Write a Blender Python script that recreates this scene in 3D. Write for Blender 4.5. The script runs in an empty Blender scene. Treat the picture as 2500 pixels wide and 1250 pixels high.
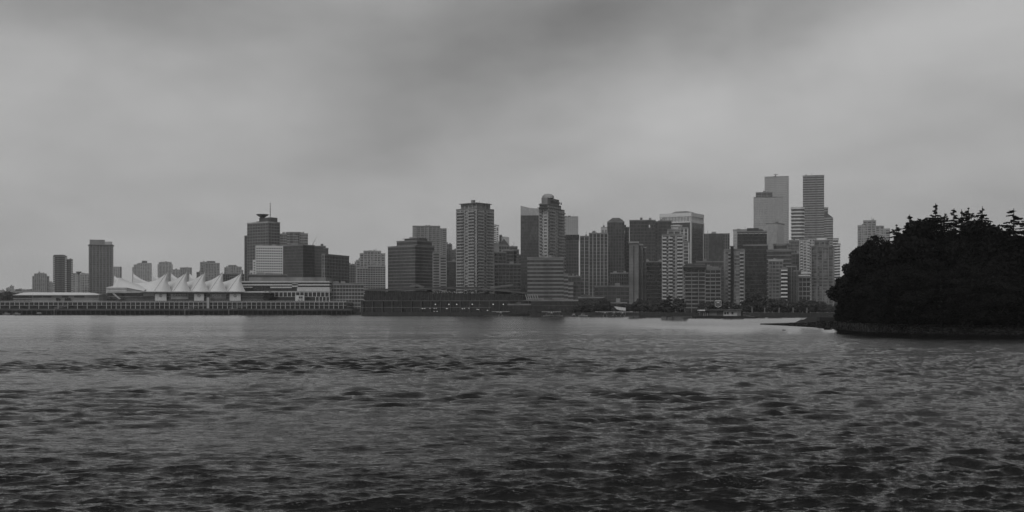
import bpy, math, random
import numpy as np
from mathutils import Vector
R = math.radians
random.seed(7); rng = np.random.default_rng(7)
scene = bpy.context.scene
col = scene.collection
F, CX, HY, EYE = 2840.0, 1250.0, 753.0, 6.0      # focal length in photo pixels, centre column, horizon row, eye height

def WX(px, D): return (px-CX)/F*D
def WZ(py, D): return EYE+(HY-py)/F*D

# ------------------------------------------------------------------ materials
def newmat(name):
    m = bpy.data.materials.new(name); m.use_nodes = True
    nt = m.node_tree; b = nt.nodes['Principled BSDF']
    return m, nt, b
def N(nt, t, **k):
    n = nt.nodes.new(t)
    for a, v in k.items(): setattr(n, a, v)
    return n
def mth(nt, op, a, b=None, c=None):
    n = N(nt, 'ShaderNodeMath', operation=op)
    for i, v in enumerate((a, b, c)):
        if v is None: continue
        if isinstance(v, (int, float)): n.inputs[i].default_value = v
        else: nt.links.new(v, n.inputs[i])
    return n.outputs[0]
def g3(v): return (v, v, v, 1)
def ramp(nt, fac, stops):
    r = N(nt, 'ShaderNodeValToRGB'); e = r.color_ramp.elements
    while len(e) < len(stops): e.new(0.5)
    for i, (p, v) in enumerate(stops): e[i].position = p; e[i].color = g3(v)
    nt.links.new(fac, r.inputs[0]); return r.outputs[0]

def solid(name, v, rough=0.8, var=0.25, scale=0.25, streak=3.0, metallic=0.0, spec=0.3, bump=0.0):
    """weathered solid surface: base value v, blotches and vertical streaks of +-var"""
    m, nt, b = newmat(name)
    tc = N(nt, 'ShaderNodeTexCoord'); mp = N(nt, 'ShaderNodeMapping')
    mp.inputs['Scale'].default_value = (scale*streak, scale*streak, scale)
    nt.links.new(tc.outputs['Object'], mp.inputs[0])
    n1 = N(nt, 'ShaderNodeTexNoise'); n1.inputs['Scale'].default_value = 1; n1.inputs['Detail'].default_value = 5
    nt.links.new(mp.outputs[0], n1.inputs[0])
    nt.links.new(ramp(nt, n1.outputs[0], [(0.3, v*(1-var)), (0.7, v*(1+var))]), b.inputs['Base Color'])
    b.inputs['Roughness'].default_value = rough; b.inputs['Metallic'].default_value = metallic
    b.inputs['Specular IOR Level'].default_value = spec
    if bump:
        bp = N(nt, 'ShaderNodeBump'); bp.inputs['Strength'].default_value = bump
        nt.links.new(n1.outputs[0], bp.inputs['Height']); nt.links.new(bp.outputs[0], b.inputs['Normal'])
    return m

def glass(name, lo, hi, pw=1.5, ph=3.3, rough=0.12, metallic=0.0, lit=0.0, spec=0.5, wob=0.03, vary=.55):
    """window glass: every pane has its own tone (blinds, rooms behind) and a slightly uneven reflection"""
    m, nt, b = newmat(name)
    tc = N(nt, 'ShaderNodeTexCoord'); sx = N(nt, 'ShaderNodeSeparateXYZ')
    nt.links.new(tc.outputs['Object'], sx.inputs[0])
    cells = []
    for i, (s, o) in enumerate(((pw, .37), (pw, .41), (ph, .03))):
        cells.append(mth(nt, 'FLOOR', mth(nt, 'ADD', mth(nt, 'DIVIDE', sx.outputs[i], s), o)))
    cb = N(nt, 'ShaderNodeCombineXYZ')
    for i in range(3): nt.links.new(cells[i], cb.inputs[i])
    wn = N(nt, 'ShaderNodeTexWhiteNoise', noise_dimensions='3D'); nt.links.new(cb.outputs[0], wn.inputs[0])
    n2 = N(nt, 'ShaderNodeTexNoise'); n2.inputs['Scale'].default_value = 0.05; n2.inputs['Detail'].default_value = 3  # broad noise paints patchy mixed reflections into the glass colour
    nt.links.new(tc.outputs['Object'], n2.inputs[0])
    f = mth(nt, 'ADD', mth(nt, 'MULTIPLY', wn.outputs[0], vary), mth(nt, 'MULTIPLY', n2.outputs[0], 1.1-vary))
    nt.links.new(ramp(nt, f, [(0.2, lo), (0.62, lo+(hi-lo)*.4), (0.95, hi)]), b.inputs['Base Color'])
    b.inputs['Roughness'].default_value = rough; b.inputs['Metallic'].default_value = metallic
    b.inputs['Specular IOR Level'].default_value = spec
    # panes are never perfectly co-planar: tilt each a little
    geo = N(nt, 'ShaderNodeNewGeometry')
    vs = N(nt, 'ShaderNodeVectorMath', operation='SUBTRACT'); nt.links.new(wn.outputs['Color'], vs.inputs[0]); vs.inputs[1].default_value = (.5, .5, .5)
    vm = N(nt, 'ShaderNodeVectorMath', operation='SCALE'); nt.links.new(vs.outputs[0], vm.inputs[0]); vm.inputs['Scale'].default_value = wob
    va = N(nt, 'ShaderNodeVectorMath', operation='ADD'); nt.links.new(geo.outputs['Normal'], va.inputs[0]); nt.links.new(vm.outputs[0], va.inputs[1])
    vn = N(nt, 'ShaderNodeVectorMath', operation='NORMALIZE'); nt.links.new(va.outputs[0], vn.inputs[0])
    nt.links.new(vn.outputs[0], b.inputs['Normal'])
    if lit:
        b.inputs['Emission Color'].default_value = g3(1)
        nt.links.new(mth(nt, 'MULTIPLY', mth(nt, 'GREATER_THAN', wn.outputs[0], 1-lit), 0.2), b.inputs['Emission Strength'])
    return m

M = {}
M['glass_dark'] = glass('dark_glass', .012, .10, vary=.3)
M['glass_black'] = glass('black_glass', .006, .03, rough=.15)
M['glass_mid'] = glass('mid_glass', .03, .16)
M['glass_home'] = glass('apartment_glass', .03, .30, pw=2.1, ph=2.9)
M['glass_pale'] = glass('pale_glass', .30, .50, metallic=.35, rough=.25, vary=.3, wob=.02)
M['glass_lit'] = glass('partly_lit_glass', .015, .07, lit=.003)
M['glass_gallery'] = glass('gallery_glass', .02, .10, pw=1.2, ph=2.0)
M['white'] = solid('white_paint', .62, var=.10)
M['white_soft'] = solid('off_white_concrete', .46, var=.14)
M['conc'] = solid('pale_concrete', .32, var=.34, scale=.05, streak=1.6)  # broad blotches in the concretes: dirt streaks plus mist patches painted into the colour
M['conc_mid'] = solid('grey_concrete', .19, var=.38, scale=.05, streak=1.6)
M['conc_mid2'] = solid('light_grey_concrete', .25, var=.35, scale=.05, streak=1.6)
M['seawall_stone'] = solid('seawall_stone', .035, var=.4, scale=.4)
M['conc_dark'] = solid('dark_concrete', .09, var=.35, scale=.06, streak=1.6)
M['metal_dark'] = solid('dark_metal', .05, rough=.45, var=.2)
M['metal'] = solid('grey_metal', .25, rough=.4, var=.15, metallic=.3)
M['brick'] = solid('brown_brick', .13, var=.2)
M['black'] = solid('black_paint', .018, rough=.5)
M['roof'] = solid('roof_gravel', .12, var=.3, scale=.4)
M['fabric'] = solid('white_tent_fabric', .6, rough=.7, var=.05, scale=.06, streak=1)
M['stone'] = solid('wet_rock', .006, rough=.55, var=.5, scale=1.2, streak=1, bump=.5)
M['bark'] = solid('bark', .025, var=.4, scale=2)
M['soil'] = solid('soil', .008, var=.4, scale=.6, streak=1)
M['asph'] = solid('asphalt', .05, var=.2, scale=.05, streak=1)
M['rail'] = solid('white_rail', .55, var=.05)
def leafmat(name, lo, hi):
    m, nt, b = newmat(name)
    tc = N(nt, 'ShaderNodeTexCoord'); n1 = N(nt, 'ShaderNodeTexNoise'); n1.inputs['Scale'].default_value = .35; n1.inputs['Detail'].default_value = 6
    nt.links.new(tc.outputs['Object'], n1.inputs[0])
    nt.links.new(ramp(nt, n1.outputs[0], [(0.35, lo), (0.7, hi)]), b.inputs['Base Color'])
    b.inputs['Roughness'].default_value = .8; b.inputs['Specular IOR Level'].default_value = .05
    return m
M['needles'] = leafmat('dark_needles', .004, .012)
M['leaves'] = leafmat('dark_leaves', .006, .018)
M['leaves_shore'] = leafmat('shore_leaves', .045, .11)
M['grass'] = leafmat('grass', .05, .09)
def lampmat(name, s):
    m, nt, b = newmat(name); b.inputs['Emission Color'].default_value = g3(1); b.inputs['Emission Strength'].default_value = s
    b.inputs['Base Color'].default_value = g3(.8); return m
M['lamp'] = lampmat('lamp_glow', .5)

# ------------------------------------------------------------------ mesh helpers
class MB:
    def __init__(s): s.v = []; s.f = []
    def prism(s, poly, z0, z1):
        """vertical prism on a plan polygon; z1 a number or one height per corner"""
        n = len(poly); b = len(s.v)
        tops = z1 if isinstance(z1, (list, tuple)) else [z1]*n
        s.v += [(x, y, z0) for x, y in poly] + [(p[0], p[1], t) for p, t in zip(poly, tops)]
        s.f.append(tuple(b+i for i in reversed(range(n)))); s.f.append(tuple(b+n+i for i in range(n)))
        for i in range(n):
            j = (i+1) % n; s.f.append((b+i, b+j, b+n+j, b+n+i))
        return s
    def box(s, x0, x1, y0, y1, z0, z1): return s.prism([(x0, y0), (x1, y0), (x1, y1), (x0, y1)], z0, z1)
    def bar(s, p, q, r0, r1=None, n=6):
        """tapered rod from p to q"""
        p, q = Vector(p), Vector(q); r1 = r0 if r1 is None else r1
        d = (q-p).normalized(); a = d.orthogonal().normalized(); c = d.cross(a); b = len(s.v)
        for o, r in ((p, r0), (q, r1)):
            for i in range(n):
                t = 2*math.pi*i/n; w = o+(a*math.cos(t)+c*math.sin(t))*r; s.v.append(tuple(w))
        for i in range(n):
            j = (i+1) % n; s.f.append((b+i, b+j, b+n+j, b+n+i))
        s.f.append(tuple(b+i for i in reversed(range(n)))); s.f.append(tuple(b+n+i for i in range(n)))
        return s
    def lathe(s, prof, cx=0, cy=0, n=16, axis='z', z=0):
        b = len(s.v)
        for r, h in prof:
            for i in range(n):
                t = 2*math.pi*i/n
                if axis == 'z': s.v.append((cx+r*math.cos(t), cy+r*math.sin(t), z+h))
                else: s.v.append((cx+h, cy+r*math.cos(t), z+r*math.sin(t)))
        for k in range(len(prof)-1):
            for i in range(n):
                j = (i+1) % n; s.f.append((b+k*n+i, b+k*n+j, b+(k+1)*n+j, b+(k+1)*n+i))
        s.f.append(tuple(b+i for i in reversed(range(n)))); s.f.append(tuple(b+(len(prof)-1)*n+i for i in range(n)))
        return s
    def grid(s, P):
        """surface through rows of points"""
        b = len(s.v); m = len(P[0])
        for r in P: s.v += [tuple(p) for p in r]
        for i in range(len(P)-1):
            for j in range(m-1): s.f.append((b+i*m+j, b+i*m+j+1, b+(i+1)*m+j+1, b+(i+1)*m+j))
        return s
    def mesh(s, name):
        m = bpy.data.meshes.new(name); m.from_pydata(s.v, [], s.f); m.update(); return m
    def build(s, name, mat, parent=None, smooth=False):
        me = s.mesh(name); me.materials.append(mat if not isinstance(mat, str) else M[mat])
        if smooth: me.polygons.foreach_set('use_smooth', [True]*len(me.polygons))
        return link(name, me, parent)
def link(name, data, parent=None, loc=(0, 0, 0)):
    o = bpy.data.objects.new(name, data); col.objects.link(o)
    if parent: o.parent = parent
    o.location = loc; return o
def tag(o, label=None, cat=None, group=None, kind=None):
    if label: o['label'] = label
    if cat: o['category'] = cat
    if group: o['group'] = group
    if kind: o['kind'] = kind
    return o
# an Empty at the base of a thing, parenting its parts
def thing(name, label, cat, loc=(0, 0, 0), rz=0, group=None):
    o = link(name, None, None, loc); o.rotation_euler = (0, 0, rz); return tag(o, label, cat, group)
def copy_tree(o, parent=None):
    c = o.copy(); col.objects.link(c); c.parent = parent
    for ch in list(KIDS.get(o.name, [])): copy_tree(ch, c)
    return c
KIDS = {}
def index_kids():
    KIDS.clear()
    for o in bpy.data.objects:
        if o.parent: KIDS.setdefault(o.parent.name, []).append(o)
def text_mesh(s, size, mat, parent, loc, rot, depth=.1, name='lettering', spacing=1.1):
    cu = bpy.data.curves.new('t', 'FONT'); cu.body = s; cu.size = size; cu.extrude = depth; cu.align_x = 'CENTER'; cu.align_y = 'CENTER'; cu.space_character = spacing
    cu.resolution_u = 2
    t = bpy.data.objects.new('t', cu); col.objects.link(t)
    me = bpy.data.meshes.new_from_object(t.evaluated_get(bpy.context.evaluated_depsgraph_get()))
    bpy.data.objects.remove(t); bpy.data.curves.remove(cu)
    me.materials.clear(); me.materials.append(M[mat]); me.name = name
    o = link(name, me, parent, loc); o.rotation_euler = rot; return o

# ------------------------------------------------------------------ the tower builder
def rect(x0, x1, y0, y1): return [(x0, y0), (x1, y0), (x1, y1), (x0, y1)]
def plan(x0, x1, y0, y1, shape):
    cx, cy, a, b = (x0+x1)/2, (y0+y1)/2, (x1-x0)/2, (y1-y0)/2
    if shape == 'round':
        return [(cx+a*math.copysign(abs(math.cos(t))**.62, math.cos(t)), cy+b*math.copysign(abs(math.sin(t))**.62, math.sin(t))) for t in [2*math.pi*(i+.5)/24 for i in range(24)]]
    if shape == 'oct':
        c = min(a, b)*.45
        return [(x0+c, y0), (x1-c, y0), (x1, y0+c), (x1, y1-c), (x1-c, y1), (x0+c, y1), (x0, y1-c), (x0, y0+c)]
    return rect(x0, x1, y0, y1)
def outset(x0, x1, y0, y1, o): return (x0-o, x1+o, y0-o, y1+o)

def S(body='glass_dark', band='conc_mid', fh=3.6, br=.3, bo=.15, ps=0, pw=.4, po=.2, pm=None, balc=(), bm='rail', bd=1.5, slab='conc_mid'):
    return dict(locals())
TOWERS = []
def tower(name, label, cat, ext, D, vols, st, th=40, depth=28, group=None, gz=2.5, kit=1):
    if len(ext) == 2:
        x0, x1 = ext; tx = ((x0+x1)/2-CX)/F; th_ = math.atan(tx); a = (x1-x0)/F*D*math.cos(th_); b = depth
        P = Vector((tx*D, D)); ux = Vector((math.cos(th_), -math.sin(th_))); uy = Vector((math.sin(th_), math.cos(th_)))
        ctr = P+uy*b/2; fr = lambda p: (p-x0)/(x1-x0)
    else:
        x0, xc, x1 = ext; th_ = R(th); t0, t1 = (x0-CX)/F, (x1-CX)/F; Xc = WX(xc, D); c, s_ = math.cos(th_), math.sin(th_)
        a = (Xc-t0*D)/(c+t0*s_); b = (t1*D-Xc)/(s_-t1*c)
        ux = Vector((c, -s_)); uy = Vector((s_, c)); ctr = Vector((Xc, D))-ux*a/2+uy*b/2; fr = lambda p: p
    root = thing(name, label, cat, (ctr.x, ctr.y, gz), -th_, group)
    zof = lambda py: WZ(py, D)-gz
    bands, piers, balcs = [], [], []
    for k, vo in enumerate(vols):
        ua, ub, top = fr(vo[0]), fr(vo[1]), vo[2]; o = vo[3] if len(vo) > 3 else {}
        s = dict(st); s.update(o.get('st', {}))
        v0, v1 = o.get('v', (0, 1)); e = .15*k
        X0, X1, Y0, Y1 = (ua-.5)*a+e, (ub-.5)*a-e, (v0-.5)*b+e, (v1-.5)*b-e
        zb = zof(o['bot']) if 'bot' in o else 0
        shape = o.get('shape', 'box')
        if isinstance(top, (tuple, list)): zt = [zof(t) for t in top]; zm = min(zt)
        else: zt = zm = zof(top)
        mb = MB().prism(plan(X0, X1, Y0, Y1, shape), zb, zt); mb.build(o.get('n', 'tower_body'), s['body'], root)
        if o.get('plain'): continue
        fh = s['fh']; nf = max(1, int((zm-zb)/fh)); off = (zm-zb)-nf*fh
        if s['br'] > 0:
            bm_ = MB().prism(plan(*outset(X0, X1, Y0, Y1, s['bo']), shape), 0, fh*s['br']).mesh('floor_band'); bm_.materials.append(M[s['band']])
            for i in range(nf): bands.append((bm_, zb+off+i*fh+fh*(1-s['br'])-.02))
        if s['ps']:
            pm = M[s['pm'] or s['band']]; hh = zm-zb
            mesh = {}
            def pier(x, y, fx):
                key = fx
                if key not in mesh:
                    w, po = s['pw']/2, s['po']
                    m_ = MB().box(*((-w, w, -po, po) if fx else (-po, po, -w, w)), 0, hh+.25).mesh('pier'); m_.materials.append(pm); mesh[key] = m_
                piers.append((mesh[key], (x, y, zb)))
            n = max(1, round((X1-X0)/s['ps']))
            for i in range(n+1): pier(X0+(X1-X0)*i/n, Y0-.02, True)
            if len(ext) == 3:
                n = max(1, round((Y1-Y0)/s['ps']))
                for i in range(1, n+1): pier(X1+.02, Y0+(Y1-Y0)*i/n, False)
        if s['balc'] and not o.get('nob'):
            q = MB(); d = s['bd']; t = .28
            for fc, c0, c1 in s['balc']:
                if fc == 'f':
                    p0, p1 = X0+(X1-X0)*c0, X0+(X1-X0)*c1; q.box(p0, p1, Y0-d, Y0, 0, t); q.box(p0, p1, Y0-d-.02, Y0-d+.08, t, t+.95)
                elif fc == 'r':
                    p0, p1 = Y0+(Y1-Y0)*c0, Y0+(Y1-Y0)*c1; q.box(X1, X1+d, p0, p1, 0, t); q.box(X1+d-.08, X1+d+.02, p0, p1, t, t+.95)
                else:
                    p0, p1 = Y0+(Y1-Y0)*c0, Y0+(Y1-Y0)*c1; q.box(X0-d, X0, p0, p1, 0, t); q.box(X0-d-.02, X0-d+.08, p0, p1, t, t+.95)
            me = q.mesh('balcony'); me.materials.append(M[s['bm']])
            for i in range(1, nf): balcs.append((me, zb+off+i*fh-.1))
        if not isinstance(top, (tuple, list)) and not o.get('noroof'):
            MB().prism(plan(*outset(X0, X1, Y0, Y1, s['bo']+.25), shape), zm+.02, zm+1.1).build('roof_parapet', s['slab'], root)
            w, d = X1-X0, Y1-Y0
            if not kit and w > 9 and shape == 'box':
                for _ in range(random.choice((1, 2, 2, 3))):
                    gx, gy = X0+w*random.uniform(.1, .75), Y0+d*random.uniform(.1, .7); gw, gh = random.uniform(1.5, w*.2), random.uniform(1.4, 3.2)
                    MB().box(gx, gx+gw, gy, gy+3, zm+1, zm+1+gh).build('roof_vent', random.choice(('conc_mid', 'metal', 'conc_dark')), root)
                if random.random() < .5:
                    gx = X0+w*random.uniform(.15, .85); MB().bar((gx, Y0+d*.4, zm+1), (gx, Y0+d*.4, zm+random.uniform(5, 9)), .22, .1, 5).build('roof_mast', 'metal_dark', root)
            if kit and (X1-X0) > 10 and 'kit' not in o and k == len(vols)-1:
                w, d = X1-X0, Y1-Y0
                fx = random.uniform(.2, .4); hgt = random.uniform(2.5, 4)
                MB().box(X0+w*fx, X0+w*(fx+.35), Y0+d*.3, Y0+d*.7, zm+.5, zm+1+hgt).build('mechanical_room', 'conc_mid', root)
                q = MB().box(X0+w*(fx-.12), X0+w*(fx-.03), Y0+d*.25, Y0+d*.45, zm+.6, zm+2.2)
                q.build('roof_vent', 'metal', root)
                MB().bar((X0+w*(fx+.3), Y0+d*.5, zm+1+hgt), (X0+w*(fx+.3), Y0+d*.5, zm+hgt+6), .12, .05, 5).build('roof_mast', 'metal_dark', root)
    def emit(nm, L, pos):
        for me, p in L[:95]: link(nm, me, root, pos(p))
        rest = L[95:]
        if rest:
            q = MB()
            for me, p in rest:
                off_ = len(q.v); px_, py_, pz_ = pos(p)
                q.v += [(v.co.x+px_, v.co.y+py_, v.co.z+pz_) for v in me.vertices]; q.f += [tuple(off_+i for i in f.vertices) for f in me.polygons]
            tag(q.build(nm, rest[0][0].materials[0], root), kind='stuff')
    emit('floor_band', bands, lambda z: (0, 0, z)); emit('pier', piers, lambda p: p); emit('balcony', balcs, lambda z: (0, 0, z))
    TOWERS.append(root)
    return root, a, b, zof
# ------------------------------------------------------------------ facade styles
s_home = S('glass_home', 'conc', fh=2.9, br=.36, bo=.25, ps=6.5, pw=1.0, po=.3, slab='conc')
s_homeb = S('glass_home', 'conc', fh=2.9, br=.34, bo=.2, ps=7, pw=1.1, po=.25, balc=(('f', .08, .36), ('f', .66, .95), ('r', .1, .45), ('r', .6, .9)), bm='white_soft')
s_curt = S('glass_dark', 'conc_dark', fh=3.9, br=.22, bo=.06, ps=0)
s_curt2 = S('glass_mid', 'conc_mid', fh=3.9, br=.2, bo=.06, ps=6, pw=.3, po=.1)
s_grid = S('glass_dark', 'conc_mid', fh=3.7, br=.22, bo=.12, ps=3.2, pw=.45, po=.2, pm='conc_mid')
s_fin = S('glass_dark', 'conc_mid', fh=3.7, br=.12, bo=.05, ps=4.2, pw=.8, po=.55, pm='conc')
s_finf = S('glass_dark', 'conc_dark', fh=3.7, br=.15, bo=.05, ps=2.2, pw=.5, po=.4, pm='conc_mid')
s_rib = S('glass_mid', 'white_soft', fh=3.6, br=.42, bo=.2)
s_pale = S('glass_pale', 'conc', fh=3.9, br=.16, bo=.05)
s_blk = S('glass_black', 'metal_dark', fh=3.8, br=.25, bo=.05)
s_blank = S('conc_mid', 'conc_mid', br=0)
s_far = S('glass_home', 'white_soft', fh=3.2, br=.34, bo=.15, ps=5, pw=1.2, po=.25, slab='conc')
s_lit = S('glass_lit', 'conc_dark', fh=3.6, br=.25, bo=.08, ps=3, pw=.3, po=.1)
def v(s, **k): d = dict(s); d.update(k); return d
B = 'building'

# ---- far left, beyond the cruise terminal
tower('apartment_tower', 'stepped pale apartment tower furthest left on the skyline', 'tower', (79, 120), 2500,
      [(84, 114, 669), (79, 120, 675, {'v': (.1, .9)}), (92, 108, 667, {'v': (.2, .8)})], v(s_home, ps=4, balc=()), kit=0)
tower('apartment_block', 'low pale block attached beside the stepped far left tower', B, (114, 130), 2560, [(114, 130, 690)], s_far, kit=0)
r, a, b, zf = tower('balcony_tower', 'dark rounded tower with white balcony ends and sloping roof, left of the taller slab', 'tower', (130, 178), 1850,
      [(130, 163, 626), (150, 178, 634, {'v': (.05, .95)}), (131, 160, 622, {'v': (.2, .8), 'plain': 1})],
      v(s_curt2, body='glass_dark', band='conc_mid', fh=3.0, br=.3, balc=(('f', -.04, .12), ('f', .86, 1.0)), bm='white'), kit=0)
tower('office_block', 'low hazy block between the rounded tower and the tall far left slab', B, (178, 196), 2200, [(178, 190, 668), (186, 196, 672)], s_far, kit=0)
tower('office_block', 'flat hazy block right beside the foot of the tall far left slab', B, (194, 219), 2250, [(194, 219, 670), (200, 216, 667, {'v': (.3, .8), 'plain': 1})], s_far, kit=0)
r, a, b, zf = tower('tall_slab_tower', 'tall grey slab tower with a projecting roof slab, tallest left of the white tents', 'tower', (217, 276), 1950,
      [(218, 275.5, 598)], S('glass_mid', 'conc_mid', fh=3.1, br=.3, bo=.1, ps=5.2, pw=1.5, po=.5, pm='conc_mid', balc=(('f', -.03, .04), ('f', .95, 1.03)), bm='conc'), kit=0)
MB().box(-a*.47, a*.16, -b*.3, b*.3, zf(597), zf(585)).build('penthouse', 'conc_mid', r)
MB().box(a*.16, a*.47, -b*.3, b*.3, zf(597), zf(589)).build('roof_screen', 'conc', r)
MB().box(-a*.54, a*.55, -b*.55, b*.55, zf(599), zf(598)).build('roof_slab', 'conc_dark', r)
# cup-shaped mast on the low block
t = thing('roof_dish_tower', 'small cup shaped dish tower rising between the two far left towers', 'tower', (WX(192, 2190), 2190, 2.5))
MB().bar((0, 0, 0), (0, 0, WZ(672, 2190)-2.5), 1.6, 1.2, 8).build('stem', 'conc_mid', t)
MB().lathe([(1.2, 0), (2.0, 2.5), (5, 5.5), (5.2, 7)], n=12, z=WZ(672, 2190)-2.5).build('dish', 'conc_mid', t)
tower('apartment_tower', 'small rounded hazy tower just right of the tall slab', 'tower', (272, 297), 2900, [(272, 297, 652, {'shape': 'oct'})], s_far, kit=0)
tower('apartment_tower', 'hazy stepped tower with a square rooftop box behind the tents', 'tower', (323, 370), 2700,
      [(337, 370, 643), (327, 344, 647, {'v': (.1, .9)}), (323, 332, 653, {'v': (.2, .9)}), (346, 360, 636, {'v': (.3, .7), 'plain': 1})],
      v(s_far, balc=(('f', .9, 1.04),), bm='white'), kit=0)
tower('apartment_tower', 'hazy flat topped tower behind the second white tent peak', 'tower', (385, 421), 2800,
      [(388, 419, 641), (385, 421, 646, {'v': (.1, .9)}), (392, 416, 639, {'v': (.3, .7), 'plain': 1})], v(s_far, ps=7), kit=0)
tower('apartment_block', 'short hazy block left of the broader block behind the tents', B, (422, 441), 2700, [(422, 441, 659), (426, 432, 657, {'plain': 1, 'v': (.3, .7)})], s_far, kit=0)
tower('office_block', 'plain grey hazy block between the third and fourth tent peaks', B, (440, 468), 2600, [(440, 468, 654)], v(s_far, band='conc'), kit=0)
tower('office_block', 'tiny dark block left of the round topped hazy tower behind the tents', B, (480, 492), 2500, [(480, 492, 665)], s_grid, kit=0)
tower('apartment_tower', 'grey hazy tower with overhanging roof behind the fifth tent peak', 'tower', (489, 537), 2300,
      [(489, 507, 641), (501, 536, 643, {'v': (-.1, .9)}), (505, 526, 637, {'v': (.2, .8), 'plain': 1})], v(s_far, band='conc', ps=6), kit=0)
tower('apartment_block', 'wide low cluster block left of the antenna tower', B, (548, 594), 2300,
      [(548, 560, 654), (557, 577, 648, {'shape': 'oct'}), (574, 590, 652), (586, 594, 660)], v(s_far, band='conc'), kit=0)
tower('warehouse', 'long dark low block behind the last tent peak', B, (535, 606), 1800, [(535, 597, 670), (560, 606, 676, {'v': (-.1, .5)})], v(s_grid, body='glass_black', band='conc_dark', fh=4), kit=0)

# ---- antenna tower and neighbours
r, a, b, zf = tower('antenna_tower', 'gridded office tower with flared lookout and thin antenna on its roof', 'tower', (604, 655, 683), 1600,
      [(0, 1, 543)], v(s_grid, ps=5.4, pw=.6, fh=4.2, pm='conc_mid', body='glass_dark'), th=38, kit=0)
MB().box(-a*.03, a*.5, -b*.32, b*.3, zf(544), zf(530)).build('penthouse', 'conc_dark', r)
MB().box(-a*.52, a*.51, -b*.52, b*.52, zf(543.5), zf(540.5)).build('roof_slab', 'conc', r)
MB().lathe([(3.4, 0), (3.6, 1.6), (8.4, 4.6), (8.6, 5.6)], cx=a*.06, cy=-b*.2, n=20, z=zf(531)).build('lookout', 'glass_black', r)
mb = MB().bar((a*.32, 0, zf(531)), (a*.32, 0, zf(505)), .55, .35, 6).bar((a*.32, 0, zf(505)), (a*.32, 0, zf(490)), .3, .12, 6)
for py in (496, 502, 509, 516, 523): mb.lathe([(1.1, 0), (1.1, .7)], cx=a*.32, cy=0, n=8, z=zf(py))
mb.build('antenna', 'metal', r)
tower('slab_annex', 'narrow lower slab attached along the left side of the antenna tower', B, (597, 606), 1640, [(597, 606, 577)], s_fin, kit=0)
r, a, b, zf = tower('hotel_tower', 'white hotel with punched square windows, stepping down on its left, below the antenna tower', B, (610, 690), 1350,
      [(625, 690, 602), (618, 690, 637, {'v': (.02, 1)}), (610, 690, 663, {'v': (.04, 1)})],
      S('glass_dark', 'white', fh=2.95, br=.46, bo=.25, ps=2.6, pw=.95, po=.3, pm='white', slab='white'), kit=0)
r, a, b, zf = tower('round_tower', 'hazy broad tower with rounded centre bay right of the antenna tower', 'tower', (683, 752), 1750,
      [(697, 737, 568, {'shape': 'round'}), (731, 752, 571), (683, 702, 572, {'v': (.1, .9)})], v(s_curt2, body='glass_mid', band='conc'), kit=0)
tower('glass_tower', 'dark sleek glass tower just right of the white punched window hotel', 'tower', (690, 740, 768), 1420,
      [(0, 1, 599)], v(s_curt, body='glass_dark', br=.12, fh=3.8), th=35)
tower('glass_tower', 'dark tower with a crane on its roof left of the gridded curtain wall block', 'tower', (756, 802), 1480,
      [(756, 795, 602), (790, 802, 607)], s_curt, kit=0)
t = thing('roof_crane', 'thin slanted crane jib on the roof of a dark tower', 'crane', (WX(764, 1490), 1490, WZ(602, 1490)))
MB().bar((0, 0, 0), (0, 0, 4), .5).build('crane_mast', 'metal', t)
MB().bar((0, 0, 3.5), (5, 0, 13), .35, .15).build('crane_jib', 'metal', t)
tower('curtain_wall_block', 'gridded glass block with pale corner strip right of the banded hotel podium', B, (786, 793, 852), 1250,
      [(0, 1, 622)], v(s_curt2, body='glass_mid', ps=3.4, pw=.35, fh=3.6, band='conc_mid', pm='conc'), th=20)
tower('glass_annex', 'lower gridded glass wing filling the ground behind the convention hall left end', B, (800, 888), 1180,
      [(800, 888, 694)], v(s_grid, ps=3, pw=.3, pm='conc', band='conc'), kit=0)
tower('office_block', 'low grey block between the gridded glass block and the stepped pale tower', B, (850, 878), 1750, [(850, 872, 647), (858, 866, 644, {'plain': 1}), (866, 880, 640, {'v': (.2, .9)})], v(s_grid, band='conc_mid'), kit=0)
tower('stepped_tower', 'pale stepped tower with flat crown standing alone left of the dark office slab', 'tower', (878, 940), 1650,
      [(879, 940, 620), (888, 930, 614, {'v': (-.05, 1)}), (869, 900, 636, {'v': (.1, .8)})], v(s_home, fh=3.4, ps=5), kit=0)
tower('apartment_block', 'lower block with white grid windows in front of the stepped pale tower', B, (872, 941), 1500, [(872, 905, 655), (898, 941, 650, {'v': (-.1, .9)})], v(s_home, ps=3.2, pw=.6, body='glass_dark'), kit=0)
r, a, b, zf = tower('office_slab', 'dark wide office tower with a terraced roof and hat slab', 'tower', (947, 1014, 1060), 1350,
      [(0, 1, 601), (.25, 1, 588, {'v': (.1, .9)})], v(s_curt, br=.18, band='conc_mid'), th=38, kit=0)
MB().box(-a*.1, a*.45, -b*.2, b*.2, zf(588), zf(581)).build('penthouse', 'conc_mid', r)
MB().box(-a*.14, a*.49, -b*.25, b*.25, zf(581), zf(580)).build('hat_slab', 'conc_dark', r)
MB().box(.02*a, a*.3, -b*.12, b*.12, zf(580), zf(576)).build('lift_house', 'conc', r)
tower('residential_tower', 'broad flat roofed grey residential tower behind the dark terraced office', 'tower', (1008, 1091), 1700,
      [(1008, 1074, 553), (1060, 1090, 559, {'v': (.05, .95)}), (1015, 1030, 551, {'plain': 1, 'v': (.2, .8)})], v(s_homeb, ps=6, body='glass_mid', band='conc_mid2', balc=(('f', .0, .12), ('f', .5, .6))), kit=0)
tower('residential_block', 'narrow stepped block right of the broad flat roofed tower', B, (1086, 1117), 1750, [(1086, 1103, 597), (1100, 1117, 611)], v(s_home, band='conc_mid'), kit=0)
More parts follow.
